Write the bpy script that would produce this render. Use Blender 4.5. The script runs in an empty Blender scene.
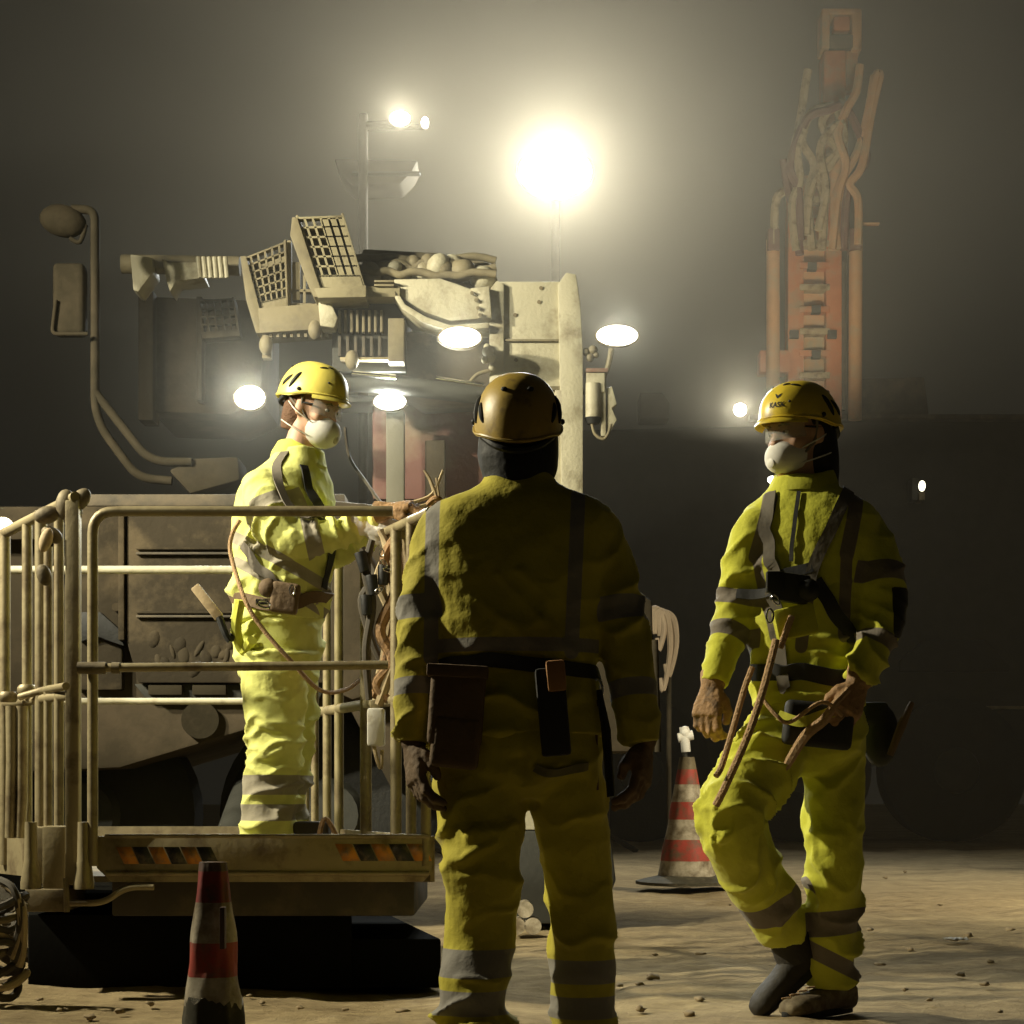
import bpy, bmesh, math, random
import numpy as np
from mathutils import Vector, Matrix, noise
from mathutils.bvhtree import BVHTree
random.seed(7)
R = math.radians
SC = bpy.context.scene
COL = SC.collection
F = 1900.0        # focal length in pixels of a 1024 px frame
CAMZ = 0.67       # the camera is held low
HOR = 790.0       # horizon row
def P(px, py, d):
    """a point of the place seen at pixel (px, py), d metres away"""
    return Vector(((px - 512) * d / F, d, CAMZ + (HOR - py) * d / F))

# ------------------------------------------------------------ camera
cam = bpy.data.cameras.new('camera'); camo = bpy.data.objects.new('camera', cam); COL.objects.link(camo)
camo.location = (0, 0, CAMZ); camo.rotation_euler = (R(90), 0, 0)
cam.sensor_width = 36; cam.lens = 36 * F / 1024; cam.shift_y = (HOR - 512) / 1024
cam.clip_start = .1; cam.clip_end = 300
SC.camera = camo
# ------------------------------------------------------------ world, key light, exposure
W = bpy.data.worlds.new('night'); SC.world = W; W.use_nodes = True
W.node_tree.nodes['Background'].inputs[0].default_value = (.62, .57, .42, 1)
W.node_tree.nodes['Background'].inputs[1].default_value = .017
SC.view_settings.view_transform = 'Standard'; SC.view_settings.look = 'None'
SC.view_settings.exposure = -.13; SC.view_settings.gamma = 1; SC.view_settings.use_curve_mapping = False
SC.cycles.use_denoising = True
SC.cycles.volume_bounces = 1
SC.cycles.max_bounces = 6
SC.cycles.sample_clamp_indirect = 4
SC.cycles.volume_step_rate = 4
def spot(name, loc, target, power, color, size=60, blend=.4, radius=.1, parent=None):
    l = bpy.data.lights.new(name, 'SPOT'); l.energy = power; l.color = color; l.spot_size = R(size)
    l.spot_blend = blend; l.shadow_soft_size = radius
    o = bpy.data.objects.new(name, l); COL.objects.link(o); o.location = loc
    o.rotation_euler = (Vector(target) - Vector(loc)).to_track_quat('-Z', 'Y').to_euler()
    return o
# floodlight mast of the works site, to the left outside the picture: lights the people from the side
KEY = spot('site_floodlight', (-4.9, 6.25, 4.0), (.2, 7.3, 2.3), 2350, (1, .91, .66), size=92, blend=.7, radius=.09)
KEY2 = spot('machine_floodlight', (-5.2, 4.6, 4.6), (-.55, 8.6, 2.2), 2150, (1, .93, .70), size=50, blend=.9, radius=.12)
KEY3 = spot('added_ground_light', (5.2, 9.2, 4.6), (2.3, 12.8, 0), 1900, (1, .88, .62), size=62, blend=.9, radius=.12)  # added lamp out of view, brightens the far ground and rear cone

# ------------------------------------------------------------ helpers
def sock(n, i):
    return n.inputs[i]
def mat(name, color, rough=.7, metal=0, var=.25, vscale=6, bump=.2, bscale=40, spec=.4, dirt=None, dscale=2.5, damt=.5, coat=0):
    m = bpy.data.materials.new(name); m.use_nodes = True
    nt = m.node_tree; b = nt.nodes['Principled BSDF']; L = nt.links.new
    b.inputs['Roughness'].default_value = rough; b.inputs['Metallic'].default_value = metal
    b.inputs['Specular IOR Level'].default_value = spec
    if coat: b.inputs['Coat Weight'].default_value = coat
    tc = nt.nodes.new('ShaderNodeTexCoord')
    n1 = nt.nodes.new('ShaderNodeTexNoise'); n1.inputs['Scale'].default_value = vscale; n1.inputs['Detail'].default_value = 6
    L(tc.outputs['Object'], n1.inputs['Vector'])
    mx = nt.nodes.new('ShaderNodeMix'); mx.data_type = 'RGBA'
    c = color; lo = tuple(x * (1 - var) for x in c); hi = tuple(min(1, x * (1 + var)) for x in c)
    mx.inputs[6].default_value = (*lo, 1); mx.inputs[7].default_value = (*hi, 1)
    L(n1.outputs['Fac'], mx.inputs[0]); out = mx.outputs[2]
    if dirt:
        n2 = nt.nodes.new('ShaderNodeTexNoise'); n2.inputs['Scale'].default_value = dscale; n2.inputs['Detail'].default_value = 9
        n2.inputs['Roughness'].default_value = .65
        L(tc.outputs['Object'], n2.inputs['Vector'])
        mr = nt.nodes.new('ShaderNodeMapRange'); mr.inputs[1].default_value = .62 - damt * .3; mr.inputs[2].default_value = .72 - damt * .12
        L(n2.outputs['Fac'], mr.inputs[0])
        m2 = nt.nodes.new('ShaderNodeMix'); m2.data_type = 'RGBA'; m2.inputs[7].default_value = (*dirt, 1)
        L(mr.outputs[0], m2.inputs[0]); L(out, m2.inputs[6]); out = m2.outputs[2]
    L(out, b.inputs['Base Color'])
    if bump:
        n3 = nt.nodes.new('ShaderNodeTexNoise'); n3.inputs['Scale'].default_value = bscale; n3.inputs['Detail'].default_value = 5
        L(tc.outputs['Object'], n3.inputs['Vector'])
        bp = nt.nodes.new('ShaderNodeBump'); bp.inputs['Strength'].default_value = bump; bp.inputs['Distance'].default_value = .01
        L(n3.outputs['Fac'], bp.inputs['Height']); L(bp.outputs[0], b.inputs['Normal'])
    return m
def emis(name, color, strength):
    m = bpy.data.materials.new(name); m.use_nodes = True; b = m.node_tree.nodes['Principled BSDF']
    b.inputs['Base Color'].default_value = (*color, 1)
    b.inputs['Emission Color'].default_value = (*color, 1); b.inputs['Emission Strength'].default_value = strength
    return m
M = {}
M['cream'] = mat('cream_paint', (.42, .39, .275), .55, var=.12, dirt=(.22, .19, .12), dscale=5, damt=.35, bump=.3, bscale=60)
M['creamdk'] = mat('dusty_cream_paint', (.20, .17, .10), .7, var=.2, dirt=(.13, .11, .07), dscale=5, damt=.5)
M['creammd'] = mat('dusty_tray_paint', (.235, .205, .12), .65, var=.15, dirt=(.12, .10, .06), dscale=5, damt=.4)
M['steel'] = mat('galvanised_steel', (.31, .26, .15), .5, .35, var=.2, dirt=(.16, .12, .07), dscale=8, damt=.45, bump=.15)
M['dim'] = mat('dusty_dark_bracket', (.034, .028, .017), .85, spec=.12, var=.3, dirt=(.05, .04, .025), dscale=7, damt=.5)
M['steeldk'] = mat('dirty_steel', (.19, .155, .09), .65, .2, var=.3, dirt=(.08, .06, .035), dscale=7, damt=.5)
M['chrome'] = mat('chrome', (.8, .8, .78), .18, 1, var=.05, bump=0)
M['black'] = mat('black_plastic', (.015, .015, .014), .6, var=.3, bump=.2)
M['shade_black'] = mat('painted_shade_black', (.008, .008, .007), .95, var=.3, bump=.1, spec=.03)  # near-black that paints the shade beneath the platform
M['rubber'] = mat('tyre_rubber', (.02, .02, .018), .85, var=.3, bump=.5)
M['panel'] = mat('muddy_panel', (.036, .029, .019), .85, spec=.12, var=.3, vscale=3, dirt=(.085, .066, .04), dscale=4, damt=.45, bump=.5, bscale=25)
M['paneldk'] = mat('dark_panel', (.07, .06, .045), .8, var=.3, dirt=(.14, .11, .07), dscale=3, damt=.5)
M['hull'] = mat('mud_coated_hull', (.052, .042, .027), .88, spec=.12, var=.25, vscale=3, dirt=(.08, .062, .04), dscale=3, damt=.5)
M['red'] = mat('faded_red_paint', (.16, .07, .055), .7, var=.25, dirt=(.2, .14, .09), dscale=3, damt=.5)
M['orange'] = mat('rig_orange_paint', (.55, .19, .07), .65, var=.25, dirt=(.35, .25, .14), dscale=3, damt=.5)
M['hosetan'] = mat('dusty_hose', (.42, .33, .19), .75, var=.25, dirt=(.2, .14, .08), dscale=9, damt=.4)
M['hosedk'] = mat('dark_hose', (.06, .05, .035), .7, var=.3)
M['night'] = mat('dark_bodywork', (.035, .035, .028), .7, var=.3)
M['white'] = mat('white_plastic', (.72, .70, .62), .5, var=.08, dirt=(.4, .35, .25), dscale=9, damt=.25)
M['cone_red'] = mat('cone_red', (.40, .06, .04), .6, var=.25, dirt=(.15, .10, .06), dscale=14, damt=.6)
M['cone_white'] = mat('cone_white', (.52, .46, .34), .6, var=.15, dirt=(.18, .14, .085), dscale=11, damt=.75)
M['haz_o'] = mat('hazard_orange', (.55, .22, .03), .6, var=.3, dirt=(.2, .15, .09), dscale=20, damt=.55)
M['haz_k'] = mat('hazard_black', (.03, .03, .03), .6, var=.3, dirt=(.14, .11, .07), dscale=25, damt=.5)
M['wood'] = mat('pale_wood', (.50, .38, .22), .7, var=.25, vscale=12)
M['leather'] = mat('tan_leather', (.34, .20, .09), .75, var=.35, vscale=20, bump=.5, bscale=80, dirt=(.14, .09, .05), dscale=20, damt=.4)
M['stone'] = mat('pebble', (.26, .20, .115), .95, var=.3, vscale=9)
M['lamp'] = emis('lamp_lens', (1, 1, .92), 14)
M['lamp_s'] = emis('small_lamp_lens', (1, .97, .85), 10)

def link(name, me, m=None, parent=None, smooth=True, ang=40):
    o = bpy.data.objects.new(name, me); COL.objects.link(o)
    if m is not None and not me.materials: me.materials.append(m)
    if smooth:
        me.polygons.foreach_set('use_smooth', [True] * len(me.polygons))
        if ang and len(me.edges):
            me.update()
            bm = bmesh.new(); bm.from_mesh(me)
            for e in bm.edges:
                if len(e.link_faces) == 2 and e.calc_face_angle(0) > R(ang): e.smooth = False
            bm.to_mesh(me); bm.free()
    if parent is not None: setparent(o, parent)
    return o
def rootof(o):
    v = Vector((0, 0, 0))
    while o is not None: v = v + o.location; o = o.parent if o.parent else None
    return v
def setparent(o, parent):
    o.parent = parent
    if parent.type == 'EMPTY': o.matrix_parent_inverse = Matrix.Translation(-parent.location)
def thing(name, loc, label, cat, group=None):
    o = bpy.data.objects.new(name, None); COL.objects.link(o); o.location = loc; o.empty_display_size = .1
    return tag(o, label, cat, group)
def tag(o, label, cat, group=None, kind=None):
    if label: o['label'] = label
    if cat: o['category'] = cat
    if group: o['group'] = group
    if kind: o['kind'] = kind
    return o

class MB:
    """collects shapes in world space and links them as ONE mesh"""
    def __init__(s): s.v = []; s.f = []
    def add(s, vs, fs):
        k = len(s.v); s.v += [Vector(v) for v in vs]; s.f += [tuple(i + k for i in f) for f in fs]; return s
    def box(s, c, size, rot=None):
        hx, hy, hz = [x / 2 for x in size]
        vs = [Vector((x, y, z)) for x in (-hx, hx) for y in (-hy, hy) for z in (-hz, hz)]
        if rot is not None: vs = [rot @ v for v in vs]
        c = Vector(c)
        return s.add([v + c for v in vs], [(0, 1, 3, 2), (4, 6, 7, 5), (0, 4, 5, 1), (2, 3, 7, 6), (0, 2, 6, 4), (1, 5, 7, 3)])
    def pbox(s, x0, y0, x1, y1, d, depth):
        """box whose front face fills pixels x0..x1, y0..y1 at distance d"""
        a = P(x0, y0, d); b = P(x1, y1, d)
        return s.box(((a.x + b.x) / 2, d + depth / 2, (a.z + b.z) / 2), (abs(b.x - a.x), depth, abs(b.z - a.z)))
    def prism(s, pts, d, depth):
        """outline in pixels at distance d, extruded away by depth"""
        n = len(pts); a = [P(x, y, d) for x, y in pts]; b = [v + Vector((0, depth, 0)) for v in a]
        return s.add(a + b, [tuple(range(n)), tuple(range(2 * n - 1, n - 1, -1))] + [(i, i + n, (i + 1) % n + n, (i + 1) % n) for i in range(n)])
    def poly3(s, pts, off):
        n = len(pts); a = [Vector(p) for p in pts]; b = [v + Vector(off) for v in a]
        return s.add(a + b, [tuple(range(n)), tuple(range(2 * n - 1, n - 1, -1))] + [(i, i + n, (i + 1) % n + n, (i + 1) % n) for i in range(n)])
    def tube(s, pts, r, n=8, smooth=0, cap=True):
        pts = [Vector(p) for p in pts]
        if smooth: pts = catmull(pts, smooth)
        rs = r if isinstance(r, (list, tuple)) else [r] * len(pts)
        if len(rs) != len(pts): rs = [float(np.interp(i / (len(pts) - 1), np.linspace(0, 1, len(rs)), rs)) for i in range(len(pts))]
        T = []
        for i in range(len(pts)):
            a = pts[max(0, i - 1)]; b = pts[min(len(pts) - 1, i + 1)]
            T.append((b - a).normalized() if (b - a).length > 1e-9 else Vector((0, 0, 1)))
        u = T[0].orthogonal().normalized(); vs = []
        for i, p in enumerate(pts):
            u = (u - T[i] * u.dot(T[i]))
            u = u.normalized() if u.length > 1e-6 else T[i].orthogonal().normalized()
            w = T[i].cross(u)
            for k in range(n):
                a = 2 * math.pi * k / n; vs.append(p + (u * math.cos(a) + w * math.sin(a)) * rs[i])
        fs = [(i * n + k, i * n + (k + 1) % n, (i + 1) * n + (k + 1) % n, (i + 1) * n + k) for i in range(len(pts) - 1) for k in range(n)]
        if cap: fs += [tuple(range(n - 1, -1, -1)), tuple((len(pts) - 1) * n + k for k in range(n))]
        return s.add(vs, fs)
    def cyl(s, a, b, r, r2=None, n=20): return s.tube([a, b], [r, r if r2 is None else r2], n)
    def ball(s, c, r, n=12, m=8, rot=None):
        rx, ry, rz = r if isinstance(r, (tuple, list)) else (r, r, r); vs = []; c = Vector(c)
        for i in range(1, m):
            t = math.pi * i / m
            for k in range(n):
                a = 2 * math.pi * k / n; v = Vector((rx * math.sin(t) * math.cos(a), ry * math.sin(t) * math.sin(a), rz * math.cos(t)))
                vs.append(c + (rot @ v if rot is not None else v))
        top = Vector((0, 0, rz)); bot = Vector((0, 0, -rz))
        vs += [c + (rot @ top if rot is not None else top), c + (rot @ bot if rot is not None else bot)]
        T = len(vs) - 2
        fs = [(i * n + k, (i + 1) * n + k, (i + 1) * n + (k + 1) % n, i * n + (k + 1) % n) for i in range(m - 2) for k in range(n)]
        fs += [(T, k, (k + 1) % n) for k in range(n)] + [(T + 1, (m - 2) * n + (k + 1) % n, (m - 2) * n + k) for k in range(n)]
        return s.add(vs, fs)
    def lathe(s, prof, c, n=24, axis='z', rot=None):
        c = Vector(c); vs = []; m = len(prof)
        for r, h in prof:
            for k in range(n):
                a = 2 * math.pi * k / n; x, y = r * math.cos(a), r * math.sin(a)
                v = Vector((x, y, h)) if axis == 'z' else Vector((x, h, y)) if axis == 'y' else Vector((h, x, y))
                vs.append(c + (rot @ v if rot is not None else v))
        fs = [(i * n + k, i * n + (k + 1) % n, (i + 1) * n + (k + 1) % n, (i + 1) * n + k) for i in range(m - 1) for k in range(n)]
        fs += [tuple(range(n - 1, -1, -1)), tuple((m - 1) * n + k for k in range(n))]
        return s.add(vs, fs)
    def mesh(s, name='mesh'):
        me = bpy.data.meshes.new(name); me.from_pydata([tuple(v) for v in s.v], [], s.f)
        bm = bmesh.new(); bm.from_mesh(me); bmesh.ops.recalc_face_normals(bm, faces=bm.faces); bm.to_mesh(me); bm.free()
        return me
    def build(s, name, m, parent=None, bevel=0, seg=2, ang=40):
        me = s.mesh(name)
        if bevel:
            bm = bmesh.new(); bm.from_mesh(me)
            es = [e for e in bm.edges if len(e.link_faces) == 2 and e.calc_face_angle(0) > R(35)]
            bmesh.ops.bevel(bm, geom=es, offset=bevel, segments=seg, affect='EDGES', clamp_overlap=True, profile=.6)
            bm.to_mesh(me); bm.free()
        return link(name, me, M[m] if isinstance(m, str) else m, parent, ang=ang)
def catmull(pts, k):
    out = []; n = len(pts)
    for i in range(n - 1):
        p0, p1, p2, p3 = pts[max(0, i - 1)], pts[i], pts[i + 1], pts[min(n - 1, i + 2)]
        for j in range(k):
            t = j / k
            out.append(.5 * ((2 * p1) + (p2 - p0) * t + (2 * p0 - 5 * p1 + 4 * p2 - p3) * t * t + (3 * p1 - p0 - 3 * p2 + p3) * t ** 3))
    return out + [pts[-1]]
def copy_tree(o, parent=None):
    c = o.copy(); COL.objects.link(c)
    if parent is not None: c.parent = parent
    for ch in list(o.children): copy_tree(ch, c)
    return c
# ------------------------------------------------------------ ground
def ground():
    m = bpy.data.materials.new('packed_dirt'); m.use_nodes = True; nt = m.node_tree; b = nt.nodes['Principled BSDF']; L = nt.links.new
    b.inputs['Roughness'].default_value = .95; b.inputs['Specular IOR Level'].default_value = .15
    tc = nt.nodes.new('ShaderNodeTexCoord')
    def noi(sc, det, rough=.6, sx=1):
        mp = nt.nodes.new('ShaderNodeMapping'); mp.inputs['Scale'].default_value = (sx, 1, 1); L(tc.outputs['Object'], mp.inputs[0])
        n = nt.nodes.new('ShaderNodeTexNoise'); n.inputs['Scale'].default_value = sc; n.inputs['Detail'].default_value = det
        n.inputs['Roughness'].default_value = rough; L(mp.outputs[0], n.inputs['Vector']); return n
    a = noi(1.3, 8, .6, .5); c = noi(14, 8, .7, .6); d = noi(60, 6, .7)
    r = nt.nodes.new('ShaderNodeValToRGB'); e = r.color_ramp.elements
    e[0].position = .32; e[0].color = (.17, .125, .068, 1); e[1].position = .68; e[1].color = (.56, .44, .245, 1)
    mx = nt.nodes.new('ShaderNodeMix'); mx.data_type = 'FLOAT'; mx.inputs[0].default_value = .5
    L(a.outputs['Fac'], mx.inputs[2]); L(c.outputs['Fac'], mx.inputs[3]); L(mx.outputs[0], r.inputs[0]); L(r.outputs[0], b.inputs['Base Color'])
    b1 = nt.nodes.new('ShaderNodeBump'); b1.inputs['Strength'].default_value = 1; b1.inputs['Distance'].default_value = .035; L(c.outputs['Fac'], b1.inputs['Height'])
    b2 = nt.nodes.new('ShaderNodeBump'); b2.inputs['Strength'].default_value = .7; b2.inputs['Distance'].default_value = .01
    L(d.outputs['Fac'], b2.inputs['Height']); L(b1.outputs[0], b2.inputs['Normal']); L(b2.outputs[0], b.inputs['Normal'])
    xs = np.linspace(-5, 5, 260); ys = np.concatenate([np.linspace(1.5, 12, 300), np.geomspace(12.3, 90, 60)])
    vs = []
    for y in ys:
        sp = max(1, y / 12)
        for x in xs:
            X = x * sp
            z = .028 * (noise.noise((X * .9, y * .7, 0))) + .02 * noise.noise((X * 3, y * 2.2, 5)) + .011 * noise.noise((X * 9, y * 7, 9))
            q = noise.noise((X * 16, y * 12, 3)); z += .012 * max(0, q - .25)
            vs.append((X, y, min(z - .012, .012)))
    nx = len(xs); fs = [(j * nx + i, j * nx + i + 1, (j + 1) * nx + i + 1, (j + 1) * nx + i) for j in range(len(ys) - 1) for i in range(nx - 1)]
    me = bpy.data.meshes.new('ground'); me.from_pydata(vs, [], fs)
    o = link('ground', me, m, ang=0); tag(o, None, None, kind='structure'); return o
ground()

# ------------------------------------------------------------ haze hanging behind the work platform
def haze(name, lo, hi, dens, g, lab):
    m = bpy.data.materials.new(name); m.use_nodes = True; nt = m.node_tree; nt.nodes.clear()
    out = nt.nodes.new('ShaderNodeOutputMaterial'); v = nt.nodes.new('ShaderNodeVolumeScatter')
    v.inputs['Color'].default_value = (.95, .82, .60, 1); v.inputs['Density'].default_value = dens; v.inputs['Anisotropy'].default_value = g
    nt.links.new(v.outputs[0], out.inputs['Volume'])
    c = [(a + b) / 2 for a, b in zip(lo, hi)]; s = [b - a for a, b in zip(lo, hi)]
    o = MB().box(c, s).build(name, m); tag(o, lab, 'haze', kind='stuff'); return o
haze('ground_haze', (-30, 8.7, -.1), (30, 46, 20), .0022, .3, 'thin dust haze over the machine yard behind the platform')
haze('dust_haze', (-28, 12.5, 4.9), (28, 44, 19), .0135, .65, 'pale dust haze glowing around the floodlights above the machines')
def puff(name, c, r, dens, lab):
    m = bpy.data.materials.new(name); m.use_nodes = True; nt = m.node_tree; nt.nodes.clear()
    out = nt.nodes.new('ShaderNodeOutputMaterial'); v = nt.nodes.new('ShaderNodeVolumeScatter')
    v.inputs['Color'].default_value = (.95, .90, .74, 1); v.inputs['Density'].default_value = dens; v.inputs['Anisotropy'].default_value = .5
    nt.links.new(v.outputs[0], out.inputs['Volume']); tag(MB().ball(c, r, 32, 20).build(name, m), lab, 'dust', kind='stuff')
puff('dust_cloud', (-.75, 9.35, 2.75), (2.1, .85, 1.15), .011, 'thin cloud of lit dust drifting round the lamps of the tunnelling machine')
# ------------------------------------------------------------ figure tools
def vnoise(p, seed=0):
    """smooth value noise of an (n,3) array, -1..1"""
    p = p + seed * 17.31; i = np.floor(p).astype(np.int64); f = p - i; f = f * f * (3 - 2 * f); out = 0
    for dx in (0, 1):
        for dy in (0, 1):
            for dz in (0, 1):
                h = (i[:, 0] + dx) * 374761393 + (i[:, 1] + dy) * 668265263 + (i[:, 2] + dz) * 2147483647 % 1000003
                h = (h ^ (h >> 13)) * 1274126177 & 0xffffffff
                v = ((h ^ (h >> 16)) & 0xffff) / 32767.5 - 1
                out = out + v * np.where(dx, f[:, 0], 1 - f[:, 0]) * np.where(dy, f[:, 1], 1 - f[:, 1]) * np.where(dz, f[:, 2], 1 - f[:, 2])
    return out
def loft(mb, rings, n=28, sup=2.0, k=0):
    """rings: (centre, side_dir, front_dir, r_side, r_front); superelliptic sections, closed ends"""
    vs = []; 
    for c, s, f, rs, rf in rings:
        for i in range(n):
            a = 2 * math.pi * i / n; ca, sa = math.cos(a), math.sin(a)
            x = math.copysign(abs(ca) ** (2 / sup), ca); y = math.copysign(abs(sa) ** (2 / sup), sa)
            vs.append(Vector(c) + Vector(s) * (x * rs) + Vector(f) * (y * rf))
    m = len(rings)
    fs = [(i * n + j, i * n + (j + 1) % n, (i + 1) * n + (j + 1) % n, (i + 1) * n + j) for i in range(m - 1) for j in range(n)]
    fs += [tuple(range(n - 1, -1, -1)), tuple((m - 1) * n + j for j in range(n))]
    mb.add(vs, fs)
def limb(mb, pts, rs, flat=1.0, ref=Vector((0, -1, 0)), n=22, sub=5):
    """tapered limb through pts; flat: front radius / side radius; ends rounded"""
    P3 = catmull([Vector(p) for p in pts], sub); m = len(P3)
    rr = np.interp(np.linspace(0, 1, m), np.linspace(0, 1, len(rs)), rs)
    rings = []
    for i in range(m):
        t = (P3[min(m - 1, i + 1)] - P3[max(0, i - 1)]).normalized()
        s = t.cross(ref); s = s.normalized() if s.length > 1e-4 else t.orthogonal().normalized(); f = s.cross(t)
        rings.append((P3[i], s, f, rr[i], rr[i] * flat))
    t0 = (P3[1] - P3[0]).normalized(); t1 = (P3[-1] - P3[-2]).normalized()
    a = rings[0]; b = rings[-1]
    pre = [(a[0] - t0 * a[3] * q, a[1], a[2], a[3] * w, a[4] * w) for q, w in ((.85, .5), (.6, .8))]
    post = [(b[0] + t1 * b[3] * q, b[1], b[2], b[3] * w, b[4] * w) for q, w in ((.6, .8), (.85, .5))]
    loft(mb, pre + rings + post, n)
def tubecut(mb, pts, rs, flat=1.0, ref=Vector((0, -1, 0)), n=22, sub=5):
    """same, with cut (flat) ends: sleeves and trouser legs"""
    P3 = catmull([Vector(p) for p in pts], sub); m = len(P3); rr = np.interp(np.linspace(0, 1, m), np.linspace(0, 1, len(rs)), rs); rings = []
    for i in range(m):
        t = (P3[min(m - 1, i + 1)] - P3[max(0, i - 1)]).normalized()
        s = t.cross(ref); s = s.normalized() if s.length > 1e-4 else t.orthogonal().normalized(); f = s.cross(t)
        rings.append((P3[i], s, f, rr[i], rr[i] * flat))
    loft(mb, rings, n)
def fuse(mb, voxel, smooth=3, name='cloth'):
    """voxel-fuse the collected closed shapes into one continuous surface"""
    me = mb.mesh(name); o = bpy.data.objects.new('tmp', me); COL.objects.link(o)
    r = o.modifiers.new('r', 'REMESH'); r.mode = 'VOXEL'; r.voxel_size = voxel
    if smooth:
        s = o.modifiers.new('s', 'SMOOTH'); s.factor = .5; s.iterations = smooth
    dg = bpy.context.evaluated_depsgraph_get(); ev = o.evaluated_get(dg)
    out = bpy.data.meshes.new_from_object(ev); bpy.data.objects.remove(o); bpy.data.meshes.remove(me); out.name = name
    return out
def getv(me):
    a = np.empty(len(me.vertices) * 3); me.vertices.foreach_get('co', a); return a.reshape(-1, 3)
def getn(me):
    a = np.empty(len(me.vertices) * 3, dtype=np.float32); me.vertex_normals.foreach_get('vector', a); return a.reshape(-1, 3).astype(float)
def setv(me, v): me.vertices.foreach_set('co', v.ravel()); me.update()
def seg_t(v, a, b):
    """distance to a segment, and the position along it 0..1 (unclamped)"""
    a = np.array(a); b = np.array(b); d = b - a; L = np.linalg.norm(d); t = (v - a) @ d / L ** 2
    q = a + np.clip(t, 0, 1)[:, None] * d; return np.linalg.norm(v - q, axis=1), t, L
def folds(me, bones, seed=0, base=.004):
    """cloth wrinkles. bones: (a, b, waves per metre, amplitude profile along the bone (list), twist)"""
    v = getv(me); n = getn(me); D = []
    for bo in bones: D.append(seg_t(v, bo[0], bo[1])[0])
    D = np.array(D); own = D.argmin(0); disp = np.zeros(len(v))
    w = np.exp(-(D - D.min(0)) / .03); w /= w.sum(0)
    for k, (a, b, fq, prof, tw) in enumerate(bones):
        sel = w[k] > .02
        if not sel.any(): continue
        vv = v[sel]; _, t, L = seg_t(vv, a, b)
        A = np.interp(t, np.linspace(0, 1, len(prof)), prof)
        ax = (np.array(b) - np.array(a)) / L; s = np.cross(ax, [0.3, 1, .2]); s /= np.linalg.norm(s); f = np.cross(ax, s)
        rel = vv - np.array(a); th = np.arctan2(rel @ f, rel @ s)
        ph = t * L * fq * 6.283 + tw * np.sin(th + k) * 2.2 + 3.4 * vnoise(vv * 8, seed + k) + 1.6 * vnoise(vv * 19, seed + k + 3)
        ridge = 1 - np.abs(np.sin(ph / 2)); ridge = 2.6 * (ridge ** 1.6 - .32)
        m = np.clip(.55 + .9 * vnoise(vv * 6.5, seed + k + 9), 0, 1.3)
        disp[sel] += w[k][sel] * A * ridge * m
    disp += base * vnoise(v * 14, seed) + base * .5 * vnoise(v * 33, seed + 2)
    setv(me, v + n * disp[:, None])
def crease(me, lines):
    """hand-placed folds: (point a, point b, width, height); height < 0 cuts in"""
    v = getv(me); n = getn(me); disp = np.zeros(len(v))
    for a, b, wd, h in lines:
        d, t, L = seg_t(v, a, b); disp += h * np.exp(-(d / wd) ** 2)
    setv(me, v + n * disp[:, None])
def attr(me, name, val):
    a = me.attributes.new(name, 'FLOAT', 'POINT'); a.data.foreach_set('value', np.asarray(val, dtype=np.float32))
def cloth_mat(name, yellow, orange=None, refl=(.23, .20, .155), dark=(.02, .02, .02), grime=(.22, .17, .07), gamt=.4):
    m = bpy.data.materials.new(name); m.use_nodes = True; nt = m.node_tree; b = nt.nodes['Principled BSDF']; L = nt.links.new
    tc = nt.nodes.new('ShaderNodeTexCoord')
    def noi(s, det=6):
        n = nt.nodes.new('ShaderNodeTexNoise'); n.inputs['Scale'].default_value = s; n.inputs['Detail'].default_value = det; L(tc.outputs['Object'], n.inputs['Vector']); return n
    def mix(f, a, c):
        x = nt.nodes.new('ShaderNodeMix'); x.data_type = 'RGBA'
        L(f, x.inputs[0])
        for v, i in ((a, 6), (c, 7)):
            if isinstance(v, tuple): x.inputs[i].default_value = (*v, 1)
            else: L(v, x.inputs[i])
        return x.outputs[2]
    def step(nm, lo=-.001, hi=.001):
        a = nt.nodes.new('ShaderNodeAttribute'); a.attribute_name = nm; r = nt.nodes.new('ShaderNodeMapRange')
        r.inputs[1].default_value = lo; r.inputs[2].default_value = hi; L(a.outputs['Fac'], r.inputs[0]); return r.outputs[0]
    n1 = noi(5); gr = nt.nodes.new('ShaderNodeMapRange'); gr.inputs[1].default_value = .48; gr.inputs[2].default_value = .78; gr.inputs[4].default_value = gamt * 1.6
    L(n1.outputs['Fac'], gr.inputs[0])
    c = mix(gr.outputs[0], yellow, grime)
    c = mix(step('refl'), c, refl); c = mix(step('dark'), c, dark)
    L(c, b.inputs['Base Color']); b.inputs['Roughness'].default_value = .8; b.inputs['Specular IOR Level'].default_value = .25
    b.inputs['Sheen Weight'].default_value = .1
    n2 = noi(70, 4); n3 = noi(16, 4); b1 = nt.nodes.new('ShaderNodeBump'); b1.inputs['Distance'].default_value = .012; b1.inputs['Strength'].default_value = .55
    L(n3.outputs['Fac'], b1.inputs['Height']); b2 = nt.nodes.new('ShaderNodeBump'); b2.inputs['Distance'].default_value = .004; b2.inputs['Strength'].default_value = .4
    L(n2.outputs['Fac'], b2.inputs['Height']); L(b1.outputs[0], b2.inputs['Normal']); L(b2.outputs[0], b.inputs['Normal'])
    return m
M['skin'] = mat('skin', (.48, .29, .19), .55, var=.12, bump=.1)
M['hair'] = mat('dark_hair', (.03, .022, .015), .7, var=.3, bump=.6, bscale=120)
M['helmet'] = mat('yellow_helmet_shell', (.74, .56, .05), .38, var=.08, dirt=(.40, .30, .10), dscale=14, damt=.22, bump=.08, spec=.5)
M['boot'] = mat('dusty_work_boot', (.10, .075, .045), .8, var=.35, vscale=14, bump=.5, dirt=(.22, .18, .11), dscale=18, damt=.6)
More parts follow.
